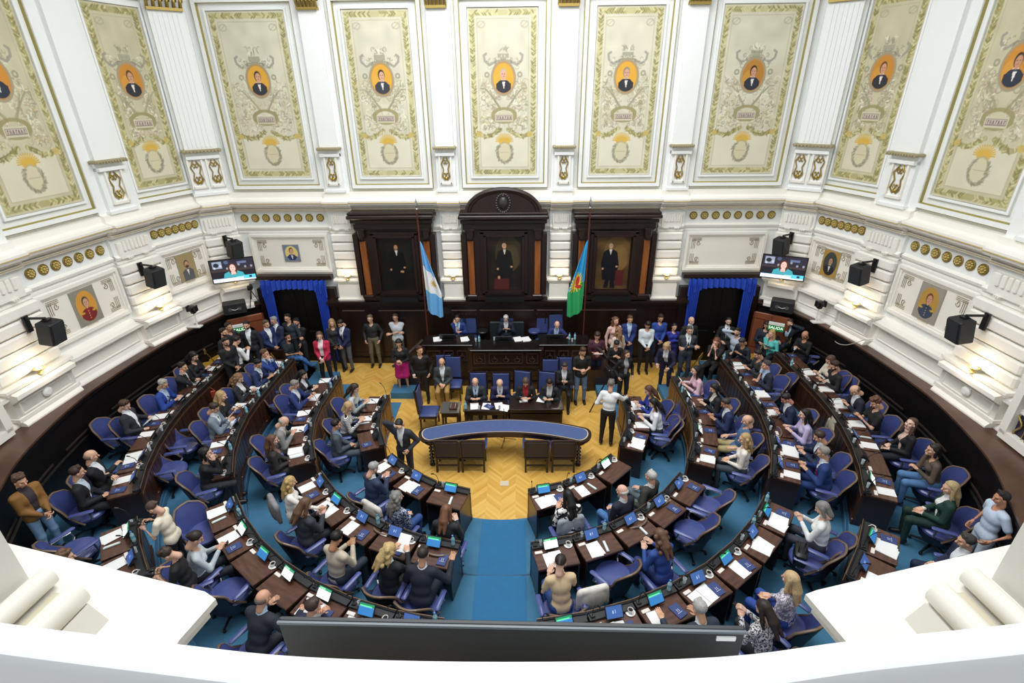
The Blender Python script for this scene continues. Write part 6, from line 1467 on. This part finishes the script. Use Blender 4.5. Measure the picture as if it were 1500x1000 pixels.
# second row right
pp(1019, 543, T1_, 'write', 'dark-haired woman in pale pink blouse, right second row', 'long', BL, 'e3b8a4', ('top', 'dcb4c4', '2a2c34'), fem=1, hp=8)
pp(1046, 569, T1_, 'write', 'woman with long dark hair in black jacket, right second row', 'long', '1d1614', 'd9b09a', B('1b1b20', 'e0ddd4'), fem=1)
pp(1063, 591, T1_, 'write', 'man with cropped hair in navy suit, right second row', 'short', '3a3430', 'c08e70', S('1f2c58', WH))
pp(1094, 616, T1_, 'back', 'bald man in denim blue t-shirt leaning back, right second row', 'fringe', 'a07a66', 'dcae94', ('tee', '4a6a94', 'b8a878'), hp=20)
pp(1090, 643, T1_, 'lap', 'blonde woman in cream blouse and grey trousers, right second row', 'wavy', 'c2a070', 'deb094', ('top', 'ece4d8', '3c454c'), fem=1, hy=20)
# third row right
pp(1110, 519, T2_, 'write', 'man in dark patterned sweater at the far end of the right third row', 'short', DB, 'd3a488', ('top', ('26282a', '3c4040', 'blobs', 20), '23262c'))
pp(1122, 535, T2_, 'chin', 'man in dark blue suit resting his hand on his face, right third row', 'short', '4a4440', 'd3a488', S('1f2636', LB))
pp(1151, 584, T2_, 'down', 'dark-haired man in navy suit bent over papers, right third row', 'short', DB, 'c9907a', S('1c2744'), hp=40)
pp(1178, 607, T2_, 'write', 'woman with straight black hair in lilac blouse, right third row', 'long', BL, 'e0b8a4', ('top', 'c3b8dc', '3c4a7c'), fem=1, hp=12)
pp(1200, 640, T2_, 'write', 'brown-haired man in blue jacket beside the man with the magenta tie', 'short', '3f2a22', 'd3a488', S('26324c', 'e0e6f0'))
pp(1205, 663, T2_, 'write', 'grey-haired man with glasses in navy suit and magenta tie', 'short', '9a958e', 'd3a488', S('1f3c78', 'dfe6f0', 'a82468'), glasses=1, hp=15)
x, y = uz(1212, 622, T2_+.75); j = MB(); V, Q = solid([ell((0, 0, .12), (.2, .1, .22)), cap((-.15, .03, .1), (-.22, .05, -.2), .05, .04), cap((.12, .06, .2), (.16, .08, -.15), .05, .04), cap((-.1, 0, .3), (.1, 0, .3), .06)], .018, .03)
tag(link('draped_jacket', qmesh('draped_jacket', V, Q, [mat('b9b49c', .85, noise=.2, scale=9)]), None, (x+.15, y, T2_+.6), 1.3), 'pale beige jacket draped over the chair behind the woman in lilac', 'jacket')
# outer row right
pp(1216, 528, T3_, 'phone', 'woman in cream jacket at the far end of the right outer row', 'bob', '5a3a2c', 'd9b09a', ('top', 'd9cfbf', '3a5a94'), fem=1)
pp(1222, 536, T3_, 'write', 'young bearded man in black sweater, right outer row', 'short', '3a2620', 'd3a488', ('top', '1a1b1e', '1a1b1e'), beard='3a2620')
pp(1252, 572, T3_, 'down', 'bald man in black suit hiding his face, right outer row', 'fringe', '6a5248', 'dcae94', S('1b2230', WH), hp=50)
r = pp(1283, 590, T3_, 'phone', 'person with auburn hair in black top looking at a phone, right outer row', 'tousled', '6a4230', 'dcae94', ('tee', '1b1b1e', '1b1b24')); held(r, 'phone', 'phone of the auburn-haired person in the right outer row', 0)
r = pp(1334, 621, T3_, 'lap', 'woman with long brown hair in black looking up, right outer row', 'long', '4f362a', 'e6c0ac', B('19191d', 'e0c0b0', '20242e'), fem=1, hp=-15, hy=30); held(r, 'phone', 'phone of the woman looking up', 0)
pp(1367, 659, T3_, 'chin', 'dark-haired woman in olive brown jacket and jeans, right outer row', 'bob', '201614', 'dcae94', ('top', '5c5044', '5a86b8'), fem=1)
pp(1391, 715, T3_, 'lap', 'blonde woman in dark green suit, right outer row', 'long', 'c0a67a', 'deb094', B('173c33', 'f0f0ee', '16342d'), fem=1, hy=15)
pp(1466, 730, T3_, 's_hip', 'man in pale blue polo shirt standing at the far right', 'short', '20191a', 'c99070', ('tee', 'c6d6ea', 'c3ccd6'), rz=80, hp=8)
pp(1414, 793, T3_, 'lap', 'man in navy suit with grey temples, nearest on the right', 'short', '3f3a38', 'd3a488', S('1c2744', WH), rz=70)
# right back cluster
pp(1067, 471, T2_, 'back', 'bearded man in dark suit before the right doorway', 'short', DB, 'd9b09a', S('1a1c20', 'e6e6e4', '1c1c20'), rz=170, beard=DB, seat=0)
pp(1049, 501, T2_, 'hands_up', 'woman in sleeveless black top with phone on the folding chairs', 'wavy', '7a4a34', 'e0b09a', ('tee', '19181a', '19181a'), rz=135, fem=1, seat=0, hp=20)
pp(1080, 486, T2_, 'brow', 'man in pale blue shirt touching his forehead at the right', 'short', DB, 'd9b09a', ('top', 'c6d4e6', '23252c'), rz=130, seat=0, beard=DB)
pp(1087, 501, T2_, 'down', 'man in dark jacket bending forward on a folding chair', 'short', '3a3634', 'c99a7c', ('top', '1e2430', '1e2430'), rz=120, seat=0)
pp(1123, 476, T2_, 'legx', 'person with dark red hair reading in front of the right leather door', 'bob', '3a1c18', 'd3a488', ('top', '1f2838', '1c2744'), rz=150, seat=0, hp=35)
pp(1157, 473, T3_, 'brow', 'man in dark suit and pale blue shirt touching his head, back right', 'short', '3a2c28', 'd9a888', S('1d2533', 'c6d8ee'), rz=140, mir=1, seat=0)
r = pp(1130, 489, T2_, 'chin', 'woman in turquoise sweater with blonde hair, back right', 'long', 'c8a468', 'e0b09a', ('top', '5cc6c0', '2a2c34'), rz=125, fem=1, seat=0); held(r, 'paper', 'white paper of the woman in turquoise', -1)
r = pp(1179, 491, T3_, 'phone', 'bald bearded man in black sweater, back right', None, DB, 'c08e70', ('top', '17171a', '202733'), rz=120, seat=0, beard=BL); held(r, 'cup', 'white cup of the bearded man in black', 0)
# front row right centre
pp(832, 727, W0, 'write', 'woman with long black hair in black and white patterned blouse, front row', 'long', BL, 'd9a888', ('top', ('151517', 'e8e6e2', 'blobs', 14), '1a1a1e'), fem=1)
pp(911, 719, W0, 'lap', 'white-haired man in navy jacket and jeans, front row right', 'fringe', 'e2ddd6', 'e0b09a', S('1c2234', 'dfe3ea', None, '4a7ab4'), hy=20)
pp(953, 698, W0, 'back', 'grey-haired man in dark olive jacket, front row right', 'short', 'c2bfba', 'd3a488', S('333632', 'e6e6e2', None, '5a6a70'))
pp(821, 824, T1_, 'write', 'woman with dark hair in beige vest next to the aisle, second row right', 'ponytail', '2c1e18', 'd9b09a', ('tee', 'dfc49c', '33508c'), fem=1, hy=-25)
pp(966, 785, T1_, 'write', 'woman with wavy brown hair in royal blue top, second row right', 'wavy', '6a4c3a', 'd9b09a', ('top', '2c4f9c', '2a3c78'), fem=1)
pp(1024, 891, T2_, 'reach', 'grey-haired man touching his tablet, third row right', 'short', 'b5b2ae', 'd9a888', S('2c3646'), mir=1)
pp(1157, 848, T2_, 'lap', 'blonde woman in patterned blouse and blue trousers, third row right', 'long', 'd2b486', 'deb094', ('top', ('8a8494', 'd8d2da', 'blobs', 40), '2a4a9c'), fem=1)
r = pp(1118, 892, T2_, 'phone', 'dark-haired woman in black and white speckled blouse, third row right', 'long', '2e201a', 'd9b09a', ('top', ('d8d6d8', '3a383c', 'blobs', 45), '2a2c34'), fem=1); held(r, 'phone', 'phone of the woman in the speckled blouse', 0)
pp(1204, 745, T2_, 'phone', 'grey-haired woman in white jacket, third row right', 'bob', '8a8886', 'd9b09a', ('top', 'eef0ee', '3a3e48'), fem=1)
# white coats hung over chair backs
for (px, py, z, rz, lab, col) in ((402, 742, T1_+.75, .2, 'grey coat draped over the chair of the woman in the grey jacket', '8f8d90'), (545, 748, .8, .3, 'pale coat over the chair of the woman with curly grey hair', 'd8d4cc'), (836, 768, .8, -.1, 'pale grey coat over the chair of the woman in the patterned blouse', 'a9b0b8'), (868, 872, T1_+.75, -.3, 'white coat over the chair of the woman in the beige vest', 'e6e2da')):
    x, y = uz(px, py, z); V, Q = cached('coat', lambda: solid([cap((-.2, 0, .14), (.2, 0, .14), .05), ell((0, -.03, -.05), (.24, .07, .22)), cap((-.22, 0, .1), (-.24, .02, -.25), .05, .04), cap((.22, 0, .1), (.25, .0, -.2), .05, .04)], .02, .03))
    tag(link('draped_coat', cached('coatm', lambda: qmesh('draped_coat', V, Q, [M_PAPER])), None, (x, y, z), face(x, y)+rz*0), lab, 'coat', 'coats draped on chairs'); o = COL.objects[-1]; setmat(o, mat(col, .85, noise=.2, scale=9))
# ================================================================ gallery in front of the camera
RZ_ = 6.9
# rail: white, curved with the gallery
import itertools
def railpts(z, far):
    px = [(-160, 880), (0, 905), (250, 935), (450, 955), (740, 962), (1050, 955), (1250, 931), (1500, 905), (1660, 880)]
    return bez([uz(x, y, z) for x, y in px], 5)
RP = railpts(RZ_, 1)
m = MB(); prof = [(0, -.5), (0, -.02), (-.008, -.004), (-.02, 0), (-.05, .004), (-.075, -.002), (-.085, -.02), (-.085, -.5)]
rows = []
for d, z in prof: rows.append([(x, y+d, RZ_+z) for x, y in RP])
m.strip(rows)
m.add([(x, y+d, RZ_+z) for (x, y) in (RP[0],) for d, z in prof], [tuple(range(8))]); m.add([(x, y+d, RZ_+z) for (x, y) in (RP[-1],) for d, z in prof], [tuple(range(7, -1, -1))])
o = m.build('gallery_parapet', mat('e2e5e6', .6), smooth=True); tag(o, 'white curved gallery parapet along the bottom of the view', 'parapet')
# display seen from the back
x0, y0 = uz(410, 900, 6.78); x1, y1 = uz(1090, 914, 6.78)
t = thing('display_screen', 'dark grey back of a wide display mounted on the gallery front', 'display', ((x0+x1)/2, (y0+y1)/2, 6.78), math.atan2(y1-y0, x1-x0)); W_ = math.hypot(x1-x0, y1-y0)
m = MB(); m.box((0, -.009, -.34), (W_, .016, .68), bev=.004); m.build('housing', mat('22292d', .45), t)
m = MB(); m.box((0, -.018, -.006), (W_, .006, .008)); m.build('edge_strip', mat('5d666c', .3), t)
m = MB(); m.box((W_/2-.047, -.018, -.03), (.048, .006, .014)); m.build('sticker', mat('e4e6e6', .6), t)
m = MB(); m.box((0, -.07, -.5), (.3, .06, .2)); m.build('wall_mount', M_BLACK, t)
# white slabs of the side boxes with the mouldings of the piers
for s, sd in ((-1, 'left'), (1, 'right')):
    if s < 0: q = [uz(-60, 779, 6.2), uz(10, 795, 6.2), uz(300, 866, 6.2), uz(316, 877, 6.2), uz(262, 938, 6.2), uz(225, 1010, 6.2), uz(-300, 1010, 6.2)]
    else: q = [uz(1560, 779, 6.2), uz(1490, 795, 6.2), uz(1196, 864, 6.2), uz(1180, 870, 6.2), uz(1240, 940, 6.2), uz(1275, 1010, 6.2), uz(1800, 1010, 6.2)]
    q[-1] = (q[-1][0], q[-2][1]-.1); q[-2] = (q[-2][0], q[-2][1]-.1)
    m = MB(); m.prism(q if s > 0 else q[::-1], 6.17, 6.2); 
    if s > 0: pass
    q2 = [(x+s*.03, y-.02) for x, y in q]; m.prism(q2, 6.12, 6.17); q3 = [(x+s*.3, y-.12) for x, y in q]; m.prism(q3, 5.3, 6.12)
    o = m.build('box_front', mat('e2dfd6', .65)); tag(o, 'broad white ledge slab of the %s gallery box' % sd, 'ledge', 'ledge slabs')
    # pier with base mouldings, running towards the viewer
    base = uz(43, 848, 6.2) if s < 0 else uz(1452, 848, 6.2)
    t = thing('gallery_pier', 'white pier with rounded base mouldings standing on the %s gallery ledge' % sd, 'pier', (base[0], base[1], 6.2), D2(-6)*-s, 'gallery piers')
    k = s; L = .6
    m = MB(); m.box((k*.3, -.33, .9), (.6, .66, 1.8)); m.build('shaft', mat('dcdad2', .6), t)
    for nm, xo, r, z, y0 in (('upper_torus', .125, .042, .05, -.01), ('lower_torus', .315, .05, .05, -.07)):
        m = MB(); m.tube([(-k*xo, y0, z), (-k*xo, -L, z)], r, 18); m.box((-k*(xo-.075), (y0-L)/2, .012), (.05, L+y0, .024)); m.build(nm, mat('e0ddd2', .6), t, smooth=True)
    m = MB(); P = [(-.055, 0), (.055, 0), (0, .085)]; m.prism([(-k*.43+x, z) for x, z in P], .13, L, mtx=Matrix.Rotation(PI/2, 4, 'X')); m.build('plinth_wedge', mat('d2cec2', .6), t)
    m = MB(); m.box((-k*.22, -L/2-.02, .004), (.10, L-.06, .008)); m.build('shadow_strip', mat('c9c2a8', .7), t)  # tan strip puts the shadow of the gap between the toruses into colour

# ================================================================ light, camera
w = bpy.data.worlds.new('world'); SC.world = w; w.use_nodes = True
w.node_tree.nodes['Background'].inputs[0].default_value = (.93, .97, 1, 1); w.node_tree.nodes['Background'].inputs[1].default_value = .34
def area(x, y, z, sx, sy, e, col=(1, 1, 1), rot=(0, 0, 0)):
    l = bpy.data.lights.new('area_light', 'AREA'); l.shape = 'RECTANGLE'; l.size = sx; l.size_y = sy; l.energy = e; l.color = col
    o = bpy.data.objects.new('area_light', l); COL.objects.link(o); o.location = (x, y, z); o.rotation_euler = rot; return o
area(0, 8.5, 13.5, 8, 8, 1480, (.97, .985, 1))
area(0, -1.5, 11.5, 10, 3, 190, (.97, .985, 1), (D2(55), 0, 0))  # added fill light high behind the camera, tilted down into the room
c = bpy.data.cameras.new('camera'); co = bpy.data.objects.new('camera', c); COL.objects.link(co)
c.sensor_width = 36; c.lens = 36*F/1500; c.clip_start = .02; c.clip_end = 200
R = Matrix((CR, CU, tuple(-v for v in CF))).transposed(); co.matrix_world = Matrix.Translation((X0, 0, CH)) @ R.to_4x4()
SC.camera = co
SC.view_settings.view_transform = 'Standard'; SC.view_settings.look = 'None'; SC.view_settings.gamma = 1; SC.view_settings.exposure = .07
